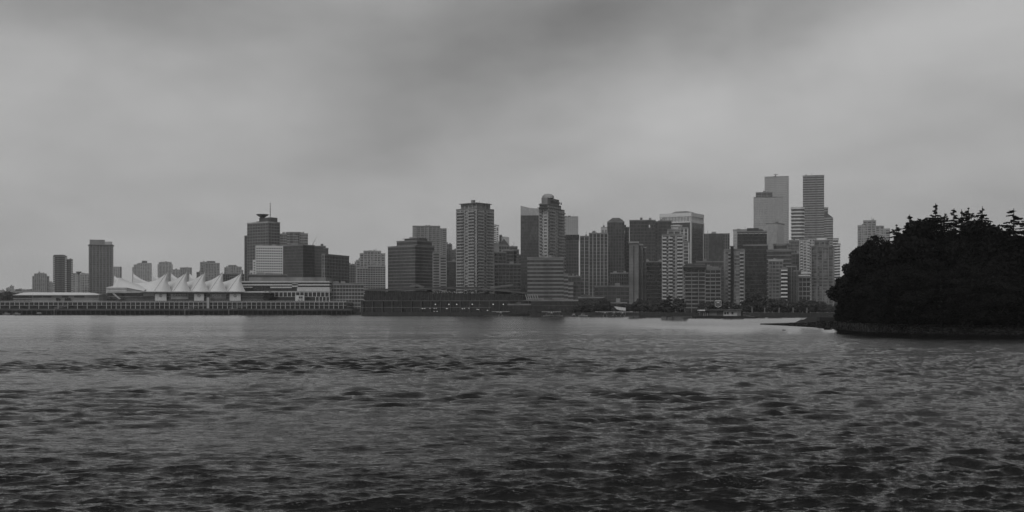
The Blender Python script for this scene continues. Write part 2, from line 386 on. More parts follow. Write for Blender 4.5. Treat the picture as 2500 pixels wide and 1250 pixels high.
tower('slim_tower', 'light vertically striped slim tower in front of the broad flat roofed tower', 'tower', (1057, 1090), 1200,
      [(1057, 1073, 617), (1074.5, 1090, 626)], S('glass_dark', 'conc_mid2', fh=2.9, br=.4, bo=.15, ps=8, pw=.8, po=.3), kit=0)
tower('office_block', 'dark blocky building filling the gap left of the tall balcony tower', B, (1086, 1120), 1250, [(1086, 1120, 640)], v(s_blk, body='glass_dark'), kit=0)

# ---- tall balcony tower
r, a, b, zf = tower('balcony_tower', 'tall residential tower with wide flat roof canopy, left of centre of the city', 'tower', (1115, 1163, 1205), 1100,
      [(0, 1, 510), (.12, .9, 496, {'v': (.12, .9), 'nob': 1, 'st': {'br': .08}})],
      S('glass_home', 'conc', fh=2.95, br=.33, bo=.2, ps=5.4, pw=1.0, po=.3, balc=(('f', .02, .4), ('f', .62, .94), ('r', .05, .4), ('r', .55, .95)), bm='conc'), th=41, kit=0)
MB().box(-a*.42, a*.46, -b*.46, b*.46, zf(495.5), zf(494)).build('roof_canopy', 'conc_mid', r)
MB().box(-a*.1, a*.2, -b*.1, b*.2, zf(494), zf(492)).build('lift_house', 'conc_mid', r)
r, a, b, zf = tower('sign_tower', 'slim tower with white ladder like window frame and dark sign at its top', 'tower', (1203, 1218), 1700,
      [(1203, 1211, 550), (1210, 1218, 551)], S('glass_black', 'white', fh=2.7, br=.5, bo=.1), kit=0)
MB().box(a*.02, a*.48, -b*.5-.6, -b*.5-.3, zf(567), zf(551)).build('sign_panel', 'white', r)
# blurred sign: three stacked dark strokes as the photograph shows
q = MB()
for i in range(4): q.box(a*.14, a*.36, -b*.5-.7, -b*.5-.62, zf(563.4-i*2.1), zf(562-i*2.1))
q.box(a*.14, a*.2, -b*.5-.7, -b*.5-.62, zf(561), zf(556)); q.box(a*.3, a*.36, -b*.5-.7, -b*.5-.62, zf(563), zf(559)); q.build('sign_marks', 'metal_dark', r)
q = MB().box(a*.02, a*.12, -b*.5-.6, -b*.5-.3, zf(596), zf(567)).box(a*.4, a*.48, -b*.5-.6, -b*.5-.3, zf(596), zf(567)); q.build('frame_post', 'white', r)
tower('office_block', 'plain pale block below the slim sign tower', B, (1204, 1222), 1650, [(1204, 1222, 595)], v(s_blank, body='conc_mid'), kit=0)
tower('sloped_tower', 'glass tower with slanting right side behind the pyramid roof', 'tower', (1219, 1243), 1600,
      [(1224, 1243, (577, 579, 579, 577)), (1219, 1225.5, 575, {'st': {'body': 'glass_black', 'band': 'metal_dark', 'ps': 2.5}})], v(s_pale, fh=4), kit=0)
r, a, b, zf = tower('pyramid_roof_block', 'dark block with steep pyramid roof right of the tall balcony tower', B, (1218, 1243), 1400, [(1218, 1243, 600)], v(s_grid, fh=4), kit=0)
mb = MB(); z0, z1 = zf(599), zf(582); n = len(mb.v)
mb.v += [(-a*.52, -b*.5, z0), (a*.5, -b*.5, z0), (a*.5, b*.5, z0), (-a*.52, b*.5, z0), (-a*.03, -1, z1), (a*.03, 1, z1)]
mb.f += [(0, 1, 4), (1, 2, 5, 4), (2, 3, 5), (3, 0, 4, 5), (3, 2, 1, 0)]; mb.build('pyramid_roof', 'metal_dark', r)
tower('stone_block', 'mid height dark block with small rooftop spike below the pyramid roof', B, (1243, 1271), 1500,
      [(1241, 1263, 603), (1250, 1267, 611, {'v': (-.1, .9)}), (1262, 1272, 623)], v(s_grid, band='brick', body='glass_dark', pm='brick'), kit=0)
tower('office_block', 'dark arched block in front of the pyramid roof building', B, (1207, 1262), 1250, [(1207, 1235, 617), (1228, 1262, 612, {'shape': 'oct'}), (1207, 1272, 646, {'v': (-.2, .9)})],
      v(s_blk, body='glass_black', band='conc_dark', ps=4), kit=0)

# ---- sail topped tower
r, a, b, zf = tower('sail_top_tower', 'dark glass tower whose pale glass crown sweeps up to a point at left', 'tower', (1271, 1325), 1450,
      [(1271, 1325, (524, 515, 515, 524))], v(s_curt, body='glass_dark', br=.08, fh=3.8), kit=0)
q = MB(); nn = 10; y0 = -b*.5
for i in range(nn):
    u0, u1 = i/nn, (i+1)/nn
    lo = lambda u: 525-10*u**1.6-2*math.sin(u*3.1); hi = lambda u: 502+7*u+2.5*math.sin(u*3.14)
    q.prism([(a*(u0-.5), y0-.4), (a*(u1-.5), y0-.4), (a*(u1-.5), y0+.6), (a*(u0-.5), y0+.6)], zf(526), [zf(hi(u0)), zf(hi(u1)), zf(hi(u1)), zf(hi(u0))])
q.build('crown_screen', 'glass_pale', r)

# ---- tall twin canopy tower over its ribbon podium
r, a, b, zf = tower('hotel_residence_tower', 'tall pale balcony tower with two roof canopies, rising over a banded podium', 'tower', (1317, 1337, 1377), 1040,
      [(0, 1, 508), (.05, 1, 499, {'v': (0, .8), 'nob': 1}), (.2, 1, 482, {'v': (.0, .72), 'nob': 1, 'plain': 1, 'st': {'body': 'conc_mid'}})],
      S('glass_home', 'white_soft', fh=2.9, br=.30, bo=.15, ps=5, pw=1.1, po=.3, pm='conc', balc=(('f', .0, .35), ('r', .05, .4), ('r', .6, 1.0)), bm='conc'), th=26, kit=0)
MB().box(-a*.5, a*.56, -b*.56, b*.28, zf(500), zf(498.7)).build('roof_canopy', 'conc_dark', r)
MB().box(-a*.55, a*.6, -b*.6, b*.34, zf(508), zf(506.7)).build('roof_canopy', 'conc_dark', r)
MB().lathe([(5.5, 0), (5.2, 2), (3.5, 3.6), (.5, 4.2)], cx=a*.1, cy=-b*.28, n=16, z=zf(482)).build('roof_dome', 'conc', r)
# the rooftop sign is only a smear of dark capitals in the photograph: one dark stroke per letter
for i, w in enumerate((.10, .05, .09, .04, .08, .10, .06, .09)):
    y = -b*.30+i*b*.082; MB().box(a*.5+.3, a*.5+.5, y, y+b*w*.6, zf(493.5), zf(488.2-(i % 3)*.3)).build('sign_letter', 'metal_dark', r)
tower('ribbon_podium', 'pale horizontally banded podium block stepping down to the right below the tall canopy tower', B, (1288, 1400), 990,
      [(1288, 1376, 631), (1366, 1387, 671, {'v': (.02, 1)}), (1384, 1400, 692, {'v': (.04, 1)})], v(s_rib, fh=3.35, body='glass_dark', band='conc_mid'), kit=0, depth=30)
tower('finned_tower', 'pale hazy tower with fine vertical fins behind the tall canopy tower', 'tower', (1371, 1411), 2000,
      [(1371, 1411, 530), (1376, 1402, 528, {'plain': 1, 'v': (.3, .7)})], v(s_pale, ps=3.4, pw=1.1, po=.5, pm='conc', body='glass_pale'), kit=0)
tower('black_top_block', 'dark block with plain black top storey below the pale finned tower', 'tower', (1376, 1414), 1350,
      [(1376, 1414, 573, {'bot': 586, 'plain': 1, 'st': {'body': 'glass_black'}}), (1376, 1413, 586, {'noroof': 1})], v(s_blk, body='glass_dark', ps=3, band='conc_dark'), kit=0)
r, a, b, zf = tower('striped_tower', 'dark tower striped with pale vertical fins and a small dome behind its roof', 'tower', (1416, 1484), 1250,
      [(1416, 1438, 578), (1438, 1484, 571, {'v': (-.05, 1)})], v(s_fin, ps=4.4, pw=.7), kit=0)
t = thing('roof_dome', 'small dome peeking above the striped tower roof', 'dome', (WX(1451, 1330), 1330, 2.5))
zz = WZ(571, 1330)-2.5
MB().box(-5, 5, -4, 4, 0, zz).build('drum', 'conc_mid', t)
MB().lathe([(3.5, 0), (3.2, 1.4), (2, 2.6), (.3, 3.2)], n=14, z=zz).build('dome_cap', 'conc', t, True)
tower('loggia_tower', 'pale tower top with open vertical slots between striped and chamfered towers', 'tower', (1468, 1490), 1550,
      [(1468, 1490, 556)], v(s_far, fh=9, br=.3, ps=4, pw=1.2), kit=0)
r, a, b, zf = tower('chamfered_tower', 'dark tower with octagonal sloping crown near the middle of the skyline', 'tower', (1483, 1524), 1350, [(1483, 1524, 543)], v(s_finf, body='glass_dark', pm='conc_dark', ps=3.4), kit=0)
q = MB(); c = a*.32
q.prism(rect(-a/2, a/2, -b/2, b/2), zf(543.5), zf(541))
n = len(q.v); q.v += [(-a/2, -b/2, zf(541)), (a/2, -b/2, zf(541)), (a/2, b/2, zf(541)), (-a/2, b/2, zf(541)), (-a*.2, -b*.2, zf(530.5)), (a*.22, -b*.2, zf(530.5)), (a*.22, b*.2, zf(530.5)), (-a*.2, b*.2, zf(530.5))]
q.f += [(n, n+1, n+5, n+4), (n+1, n+2, n+6, n+5), (n+2, n+3, n+7, n+6), (n+3, n, n+4, n+7), (n+4, n+5, n+6, n+7)]
q.build('sloping_crown', 'conc_dark', r)
tower('shoulder_block', 'dark block stepping down right of the octagonal crowned tower', B, (1518, 1536), 1380, [(1518, 1528, 551), (1524, 1536, 556)], v(s_lit, fh=4), kit=0)
tower('base_block', 'dark low block in front of the octagonal crowned tower base', B, (1490, 1534), 1180, [(1490, 1534, 668)], v(s_finf, body='glass_black', pm='conc_dark'), kit=0)
r, a, b, zf = tower('concave_tower', 'broad dark glass tower with a few lit windows left of the white crowned tower', 'tower', (1537, 1640), 1280,
      [(1537, 1600, 539), (1596, 1614, 542, {'v': (.1, .9)}), (1607, 1640, 541, {'v': (-.05, .9)})], v(s_lit, fh=3.7, ps=4.2, br=.18), kit=0)
for nm, lab, x0, x1, top, d in (('slab_tower', 'tallest pale blank slab of the stepped trio before the broad dark tower', 1536, 1559, 596, 1000),
                    ('slab_tower', 'middle pale blank slab of the stepped trio', 1560, 1570, 602, 1012), ('slab_tower', 'lowest and rightmost slab of the stepped trio', 1571, 1578, 609, 1024)):
    r, a, b, zf = tower(nm, lab, 'tower', (x0, x1), d, [(x0, x1, top)], v(s_blank, body='conc_mid', br=.06, band='conc_dark', fh=2.9, bo=.02), kit=0, depth=14)
    MB().box(-a*.04, a*.04, -b/2-.12, -b/2+.1, 0, zf(top+4)).build('window_slot', 'glass_black', r)
    MB().box(-a*.56, a*.54, -b*.55, b*.5, zf(top)+1, zf(top)+2.2).build('roof_cap', 'conc', r)
tower('dark_slab', 'black slab behind the stepped trio of pale slabs', B, (1570, 1622), 1150, [(1570, 1622, 640)], v(s_blk), kit=0)

# ---- white crowned tower
r, a, b, zf = tower('white_crown_tower', 'dark glass tower framed in white with a white colonnade crown', 'tower', (1612, 1687, 1717), 1500,
      [(0, 1, 541, {'noroof': 1})], v(s_curt, body='glass_dark', br=.12, fh=3.9), th=32, kit=0)
hw, hb = a/2, b/2
MB().box(-hw-.8, hw+.8, -hb-.8, hb+.8, zf(543), zf(540)).build('crown_sill', 'white', r)
MB().box(-hw+1.5, hw-1.5, -hb+1.5, hb-1.5, zf(541), zf(528)).build('crown_recess', 'glass_black', r)
for i in range(22):
    x = -hw+a*i/21; MB().box(x-.55, x+.55, -hb-.5, -hb+.7, zf(540), zf(528)).build('colonnade_pier', 'white', r)
for i in range(1, 16):
    y = -hb+b*i/15; MB().box(hw-.7, hw+.5, y-.55, y+.55, zf(540), zf(528)).build('colonnade_pier', 'white', r)
MB().box(-hw-.8, hw+.8, -hb-.8, hb+.8, zf(528), zf(519)).build('crown_fascia', 'white', r)
q = MB(); q.v += [(-hw*.45, -hb*.8, zf(519)), (hw*.75, -hb*.8, zf(519)), (hw*.75, hb*.8, zf(519)), (-hw*.45, hb*.8, zf(519)), (-hw*.2, -hb*.5, zf(513)), (hw*.5, -hb*.5, zf(513)), (hw*.5, hb*.5, zf(513)), (-hw*.2, hb*.5, zf(513))]
q.f += [(0, 1, 5, 4), (1, 2, 6, 5), (2, 3, 7, 6), (3, 0, 4, 7), (4, 5, 6, 7)]; q.build('hipped_roof', 'conc_mid', r)
for x, y in ((-hw, -hb), (hw, -hb), (hw, hb)): MB().box(x-1, x+1, y-1, y+1, 0, zf(540)).build('corner_column', 'white_soft', r)
# ---- domed balcony tower
r, a, b, zf = tower('domed_balcony_tower', 'pale balcony tower with curved glazed top in front of the white crowned tower', 'tower', (1617, 1682), 930,
      [(1617, 1667, 574), (1630, 1662, 562, {'v': (.1, .9), 'bot': 576}), (1660, 1680, 557, {'v': (.1, .9), 'nob': 1, 'st': {'ps': 3.1, 'pm': 'white_soft'}}), (1667, 1683, 592, {'v': (.0, .8), 'nob': 1, 'st': {'ps': 3.1, 'pm': 'white_soft'}})],
      S('glass_mid', 'conc', fh=2.85, br=.28, bo=.15, ps=4.8, pw=.9, po=.25, pm='conc', balc=(('f', .0, .2), ('f', .3, .5), ('f', .72, .98)), bm='white_soft'), kit=0)
MB().prism(plan(-a*.17, a*.24, -b*.3, b*.3, 'round'), zf(562), zf(550)).build('glazed_top', 'glass_pale', r)
MB().prism(plan(-a*.19, a*.26, -b*.33, b*.33, 'round'), zf(550), zf(548)).build('top_ring', 'white', r)
MB().prism(plan(-a*.1, a*.2, -b*.2, b*.2, 'round'), zf(548), zf(547)).build('lift_house', 'conc', r)
tower('fluted_tower', 'dark vertically fluted broad tower right of the white crowned tower', 'tower', (1718, 1781), 1450,
      [(1718, 1781, 572), (1730, 1766, 570.5, {'v': (-.05, .9), 'plain': 1})], v(s_finf, pm='conc_mid', ps=2.7), kit=0)
r, a, b, zf = tower('low_hotel', 'mid height dark banded hotel with overhanging roof slabs below the fluted tower', B, (1672, 1762), 900,
      [(1672, 1722, 655), (1721, 1760, 657)], v(s_grid, fh=3, br=.3, ps=4.5, band='conc_mid', body='glass_black'), kit=0)
MB().box(-a*.56, a*.07, -b*.6, b*.6, zf(653), zf(649)).build('roof_slab', 'conc_dark', r)
MB().box(-a*.5, a*.05, -b*.5, b*.5, zf(648), zf(643)).build('upper_roof', 'conc_dark', r)
MB().box(a*.08, a*.42, -b*.5, b*.4, zf(655), zf(651)).build('roof_slab', 'conc_mid', r)
r, a, b, zf = tower('slotted_tower', 'grey tower split by a dark vertical shaft left of the black tower', 'tower', (1769, 1817), 920,
      [(1769, 1784, 611), (1790, 1817, 611)], S('glass_home', 'conc_mid', fh=2.9, br=.42, bo=.15, ps=6, pw=1.4, po=.2, pm='conc_mid', balc=(('f', .6, .95),), bm='conc'), kit=0)
MB().box(-a*.19, -a*.04, -b*.55, b*.2, 0, zf(602)).build('lift_shaft', 'black', r)
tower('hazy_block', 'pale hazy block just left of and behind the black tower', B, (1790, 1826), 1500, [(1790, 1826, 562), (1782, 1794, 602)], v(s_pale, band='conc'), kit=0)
r, a, b, zf = tower('black_tower', 'black tower with a row of tiny white lights along its crown', 'tower', (1800, 1873), 1150,
      [(1800, 1872, 567), (1814, 1875, 600, {'v': (-.05, .9)})], v(s_blk, br=.15), kit=0)
MB().box(-a*.18, a*.22, -b*.3, b*.3, zf(567), zf(556)).build('penthouse', 'metal_dark', r)
for i in range(24):
    x = -a*.48+a*.96*i/23; MB().box(x-.25, x+.25, -b/2-.35, -b/2-.1, zf(571), zf(569)).build('crown_light', 'white', r)
# ---- two tallest towers
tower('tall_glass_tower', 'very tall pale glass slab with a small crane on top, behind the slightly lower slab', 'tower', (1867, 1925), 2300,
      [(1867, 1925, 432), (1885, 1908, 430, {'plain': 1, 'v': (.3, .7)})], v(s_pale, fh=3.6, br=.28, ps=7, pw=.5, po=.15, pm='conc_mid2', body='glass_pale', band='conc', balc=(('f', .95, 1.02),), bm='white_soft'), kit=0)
t = thing('roof_crane', 'tiny maintenance crane on top of the very tall pale slab', 'crane', (WX(1894, 2310), 2310, WZ(430, 2310)))
MB().bar((0, 0, 0), (0, 0, 3.5), .7).build('crane_mast', 'metal_dark', t); MB().bar((-4, 0, 3.2), (4, 0, 2.8), .5).build('crane_jib', 'metal_dark', t)
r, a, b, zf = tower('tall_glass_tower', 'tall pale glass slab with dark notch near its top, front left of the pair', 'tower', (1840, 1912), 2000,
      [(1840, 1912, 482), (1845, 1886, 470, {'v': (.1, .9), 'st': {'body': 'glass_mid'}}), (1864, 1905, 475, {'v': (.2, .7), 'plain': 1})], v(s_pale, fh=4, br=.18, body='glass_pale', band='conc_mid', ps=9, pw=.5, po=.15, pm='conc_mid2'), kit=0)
tower('glass_cube_tower', 'sharp edged pale glass block at the foot of the twin tall slabs', 'tower', (1870, 1898, 1915), 1650,
      [(0, 1, 546)], v(s_pale, fh=4, br=.06, band='conc_mid'), th=35, kit=0)
tower('white_balcony_tower', 'bright tower ringed by stacked white balconies between the two tallest towers', 'tower', (1932, 1963), 1800,
      [(1932, 1963, 507, {'shape': 'oct'})], S('glass_mid', 'white', fh=5.4, br=.36, bo=.9, slab='white'), kit=0)
r, a, b, zf = tower('tallest_tower', 'tallest grey tower at right with a lower curved shoulder', 'tower', (1960, 2034), 2050,
      [(1960, 2012, 429), (2000, 2034, (506, 532, 532, 506), {'v': (.02, .98)}), (1998, 2022, 508, {'v': (.05, .9)})], v(s_curt2, body='glass_mid', band='conc', fh=4.2, br=.36, ps=0), kit=0)
MB().box(a*.13, a*.2, -b*.1, b*.1, zf(429), zf(426)).build('roof_unit', 'conc', r)

# ---- right middle cluster
tower('balcony_tower', 'light gridded apartment tower in front of the tallest tower', 'tower', (1952, 1990), 1180,
      [(1952, 1972, 586), (1968, 1990, 583)], S('glass_home', 'white_soft', fh=2.9, br=.3, bo=.15, ps=3.4, pw=.6, po=.2, balc=(('f', .1, .4),), bm='white'), kit=0)
r, a, b, zf = tower('round_balcony_tower', 'rounded dark apartment tower with white ringed top beside the wooded point', 'tower', (1981, 2036), 1020,
      [(1981, 2036, 603, {'shape': 'round'}), (1988, 2026, 588, {'v': (.15, .85), 'shape': 'round'})], S('glass_home', 'conc_mid', fh=2.9, br=.3, bo=.35, ps=4.6, pw=.9, po=.25, pm='conc_mid'), kit=0)
MB().prism(plan(-a*.3, a*.2, -b*.25, b*.25, 'round'), zf(587), zf(580)).build('penthouse', 'white', r)
tower('white_ladder_tower', 'slim tower with white ladder balconies at the right edge of the city', 'tower', (2034, 2051), 1250,
      [(2034, 2046, 584), (2044, 2051, 597)], S('glass_mid', 'white', fh=3, br=.4, bo=.4), kit=0)
tower('office_tower', 'mid height hazy block left of the white balcony tower base', B, (1912, 1954), 1500, [(1912, 1930, 596), (1926, 1954, 588)], v(s_curt2, band='conc_mid'), kit=0)
tower('office_tower', 'dark block with round glass top right of the black tower', 'tower', (1872, 1932), 1120, [(1872, 1932, 612), (1888, 1925, 597, {'v': (.1, .9), 'shape': 'round'})], v(s_curt, band='conc_mid'), kit=0)
tower('apartment_tower', 'light grey apartment tower with fine mullions right of the black tower foot', 'tower', (1877, 1911), 940, [(1877, 1911, 637)], v(s_home, ps=2.6, pw=.5, body='glass_mid', band='conc_mid'), kit=0)
tower('white_bar_block', 'narrow stack of wide white balcony bars', B, (1908, 1921), 925, [(1908, 1921, 658)], S('glass_black', 'white', fh=3.0, br=.38, bo=.5), kit=0, depth=14)
tower('office_block', 'dark mid block between the white balcony bars and the light gridded tower', B, (1920, 1956), 960, [(1920, 1944, 652), (1938, 1956, 663)], v(s_grid, fh=3.2, band='conc_dark'), kit=0)
r, a, b, zf = tower('terrace_block', 'block with white curved terrace roofs below the light gridded tower', B, (1950, 1978), 930, [(1950, 1978, 676)], v(s_grid, body='glass_black', band='conc_mid'), kit=0)
MB().box(-a*.52, a*.5, -b*.52, b*.4, zf(674), zf(671)).build('terrace_roof', 'white_soft', r); MB().box(-a*.3, a*.55, -b*.4, b*.4, zf(668), zf(664)).build('terrace_roof', 'white_soft', r)
tower('apartment_tower', 'pale stepped twin crowned tower rising behind the wooded point', 'tower', (2094, 2173), 1700,
      [(2108, 2138, 539), (2094, 2112, 551), (2128, 2158, 553, {'shape': 'oct'}), (2150, 2173, 560)], v(s_home, fh=3.4, ps=5.2), kit=0)
# low background blocks closing the gaps between towers, all partly hidden
for x0, x1, top, D, lab in ((606, 700, 672, 1300, 'dark low block under the white punched window hotel'), (1384, 1418, 676, 1150, 'dark block behind the banded podium right end'),
                  (1452, 1536, 700, 1050, 'dark low block before the striped tower'), (1700, 1772, 640, 1250, 'dark hazy block under the fluted tower'), (2030, 2062, 690, 1150, 'dim low block at the right end of the city shore'),
                  (1925, 1985, 620, 1300, 'dark block under the bright white balcony tower')):
    tower('low_block', lab, B, (x0, x1), D, [(x0, x1, top)], v(s_blk, body='glass_dark', band='conc_dark', ps=4), kit=0)
# ------------------------------------------------------------------ ground, water
def P3(px, D, z): return (WX(px, D), D, z)
# city ground: shoreline then back to the horizon
shore = [(-3500, 1250), (WX(-60, 1150), 1150), (WX(880, 1145), 1145), (WX(884, 962), 962), (WX(1290, 962), 962), (WX(1296, 880), 880), (WX(1700, 880), 880), (WX(1706, 822), 822), (WX(2120, 822), 822), (WX(2500, 900), 900), (3500, 900)]
mb = MB(); poly = shore+[(3500, 5400), (-3500, 5400)]
mb.prism(poly, -3, 2.5); g = mb.build('city_ground', 'asph'); tag(g, kind='structure')
q = MB()
for i in range(1, len(shore)-2):
    (xa, ya), (xb, yb) = shore[i], shore[i+1]
    d = Vector((xb-xa, yb-ya)).normalized(); n = Vector((d.y, -d.x))*.6
    if abs(d.x) < .3: continue
    q.prism([(xa+n.x, ya+n.y), (xb+n.x, yb+n.y), (xb, yb+1.2), (xa, ya+1.2)], -2.5, 3.0)
sw = q.build('seawall', 'seawall_stone'); tag(sw, kind='structure')

def water():
    az0 = R(29); dense = np.linspace(-az0, az0, 1250)
    side = az0+np.cumsum(np.linspace(.0012, .12, 42)); side = side[side < math.pi-.02]
    az = np.concatenate([[-math.pi], -side[::-1], dense, side, [math.pi]])
    rr = [2.0]
    while rr[-1] < 1900:
        r = rr[-1]; rr.append(r+max(.07, min(r*r*.95/(F*EYE), .42+max(0, r-130)*.0042)) if r > 20 else r+1.0)
    rr = np.array(rr); rr = np.concatenate([rr, [2400, 3300]])
    A, Rr = np.meshgrid(az, rr); X = (Rr*np.sin(A)); Y = (Rr*np.cos(A)); Z = np.zeros_like(X)
    dr = np.gradient(rr)[:, None]*np.ones_like(X)
    # broad patches of wind: calmer water far out, chop close by
    def lf(x, y, s, k):
        g_ = np.random.default_rng(k); o = np.zeros_like(x)
        for i in range(6):
            th = g_.uniform(0, math.pi); w = 2*math.pi/(s*g_.uniform(.6, 1.8)); o += np.sin((x*math.cos(th)*.55+y*math.sin(th))*w+g_.uniform(0, 6.28))
        return o/3.4
    patch = np.clip(.85+.45*lf(X, Y, 60, 3)+.28*lf(X, Y, 17, 4), .25, 1.7)
    far = np.clip((Rr-140-30*lf(X, Y, 90, 8))/90, 0, 1)
    amp = patch*(.85+.15*np.clip((Rr-30)/70, 0, 1))*(1-.5*far)*(1-.9*np.clip((X-5)/50, 0, 1)*np.clip((Rr-235)/50, 0, 1))
    X0, Y0 = X.copy(), Y.copy()
    g_ = np.random.default_rng(11)
    for i in range(104):
        lam = .22*(16)**(i/103.)*g_.uniform(.85, 1.15)
        th = R(90)+g_.normal(0, .33)+.07
        k = 2*math.pi/lam; a = .0104*lam**.68*g_.uniform(.5, 1.3)
        f = np.clip((lam/dr-1.5)/2., 0, 1)
        ph = k*(X0*math.cos(th)+Y0*math.sin(th))+g_.uniform(0, 6.28)
        # local phase wander keeps crests short
        ph = ph+.65*np.sin(X0*(.55/lam)*g_.uniform(.5, 1)+i*1.7)+.4*np.sin(Y0*.35/lam+i)
        s = f*a*amp
        Z += s*np.sin(ph); X += s*.75*math.cos(th)*np.cos(ph); Y += s*.75*math.sin(th)*np.cos(ph)
    nr, na = X.shape
    co = np.stack([X, Y, Z], -1).reshape(-1, 3).astype(np.float32)
    idx = np.arange(nr*na).reshape(nr, na)
    fa = np.stack([idx[:-1, :-1], idx[:-1, 1:], idx[1:, 1:], idx[1:, :-1]], -1).reshape(-1, 4)[:, ::-1]
    me = bpy.data.meshes.new('water'); me.vertices.add(len(co)); me.vertices.foreach_set('co', co.ravel())
    me.loops.add(fa.size); me.loops.foreach_set('vertex_index', fa.ravel().astype(np.int32))
    me.polygons.add(len(fa)); me.polygons.foreach_set('loop_start', np.arange(0, fa.size, 4, dtype=np.int32)); me.polygons.foreach_set('use_smooth', np.ones(len(fa), bool))
    me.update(calc_edges=True); me.validate()
    m, nt, b = newmat('harbour_water')
    b.inputs['Base Color'].default_value = g3(.008); b.inputs['IOR'].default_value = 1.333
    geo = N(nt, 'ShaderNodeNewGeometry')
    def noise(sc, det, rot=.1, rough=.6):
        mp = N(nt, 'ShaderNodeMapping'); mp.inputs['Scale'].default_value = sc; mp.inputs['Rotation'].default_value = (0, 0, rot)
        nt.links.new(geo.outputs['Position'], mp.inputs[0])
        n = N(nt, 'ShaderNodeTexNoise'); n.inputs['Scale'].default_value = 1; n.inputs['Detail'].default_value = det; n.inputs['Roughness'].default_value = rough
        nt.links.new(mp.outputs[0], n.inputs[0]); return n.outputs[0]
    h = mth(nt, 'ADD', mth(nt, 'MULTIPLY', noise((1.1, 2.6, 1), 5), .16), mth(nt, 'MULTIPLY', noise((3.5, 7, 1), 3, -.15), .07))
    sx = N(nt, 'ShaderNodeSeparateXYZ'); nt.links.new(geo.outputs['Position'], sx.inputs[0])
    # roughness and ripple height grow in the wind patches, shrink beyond ~200 m
    patchn = ramp(nt, noise((.006, .03, 1), 3, .02), [(.35, .45), (.62, 1.0)])
    near = N(nt, 'ShaderNodeMapRange'); nt.links.new(sx.outputs[1], near.inputs[0])
    for i, val in ((1, 90), (2, 300), (3, 1.0), (4, .10)): near.inputs[i].default_value = val
    bp = N(nt, 'ShaderNodeBump'); bp.inputs['Distance'].default_value = 1.0
    gx = mth(nt, 'DIVIDE', mth(nt, 'ADD', sx.outputs[0], 50.0), 90.0); mid_ripple = mth(nt, 'MULTIPLY', mth(nt, 'EXPONENT', mth(nt, 'MULTIPLY', mth(nt, 'MULTIPLY', gx, gx), -1.0)), .5)  # added ripple band darkens the middle, standing in for the skyline's reflection
    calm = []
    for ax, lo_, hi_ in ((0, 5, 50), (1, 190, 300)):
        mr = N(nt, 'ShaderNodeMapRange'); nt.links.new(sx.outputs[ax], mr.inputs[0])
        for i, val in ((1, lo_), (2, hi_), (3, 0.0), (4, 1.0)): mr.inputs[i].default_value = val
        calm.append(mr.outputs[0])
    still = mth(nt, 'SUBTRACT', 1.0, mth(nt, 'MULTIPLY', mth(nt, 'MULTIPLY', calm[0], calm[1]), .7))
    nt.links.new(mth(nt, 'MULTIPLY', still, mth(nt, 'MULTIPLY', patchn, mth(nt, 'MINIMUM', mth(nt, 'ADD', near.outputs[0], mid_ripple), 1.0))), bp.inputs['Strength']); nt.links.new(h, bp.inputs['Height']); # far-off normals lean towards the camera, so the water reflects sky, not city
    lean = N(nt, 'ShaderNodeMapRange'); nt.links.new(sx.outputs[1], lean.inputs[0])
    for i, val in ((1, 120), (2, 420), (3, 0.0), (4, -.06)): lean.inputs[i].default_value = val
    # to the right normals lean further to reflect sky above the buildings, and wind streaks tilt the facets a little this way and that
    lean_right = N(nt, 'ShaderNodeMapRange'); nt.links.new(sx.outputs[0], lean_right.inputs[0])
    for i, val in ((1, 10), (2, 60), (3, 1.0), (4, 1.45)): lean_right.inputs[i].default_value = val
    fade = N(nt, 'ShaderNodeMapRange'); nt.links.new(sx.outputs[1], fade.inputs[0])
    for i, val in ((1, 70), (2, 200), (3, 0.0), (4, 1.0)): fade.inputs[i].default_value = val
    stre = mth(nt, 'ADD', mth(nt, 'MULTIPLY', mth(nt, 'SUBTRACT', noise((.45, .10, 1), 5, .03, .7), .5), .15), mth(nt, 'MULTIPLY', mth(nt, 'SUBTRACT', noise((.03, .035, 1), 3, .03), .5), .10))
    cb = N(nt, 'ShaderNodeCombineXYZ'); nt.links.new(mth(nt, 'ADD', mth(nt, 'MULTIPLY', lean.outputs[0], lean_right.outputs[0]), mth(nt, 'MULTIPLY', still, mth(nt, 'MULTIPLY', stre, fade.outputs[0]))), cb.inputs[1])
    va = N(nt, 'ShaderNodeVectorMath', operation='ADD'); nt.links.new(bp.outputs[0], va.inputs[0]); nt.links.new(cb.outputs[0], va.inputs[1])
    vn = N(nt, 'ShaderNodeVectorMath', operation='NORMALIZE'); nt.links.new(va.outputs[0], vn.inputs[0]); nt.links.new(vn.outputs[0], b.inputs['Normal'])
    b.inputs['Roughness'].default_value = .06
    me.materials.append(m)
    o = link('water', me); tag(o, kind='structure')
water()
q = MB().box(-3400, 3400, -600, 5000, -8, -7); tag(q.build('seabed', 'soil'), kind='structure')

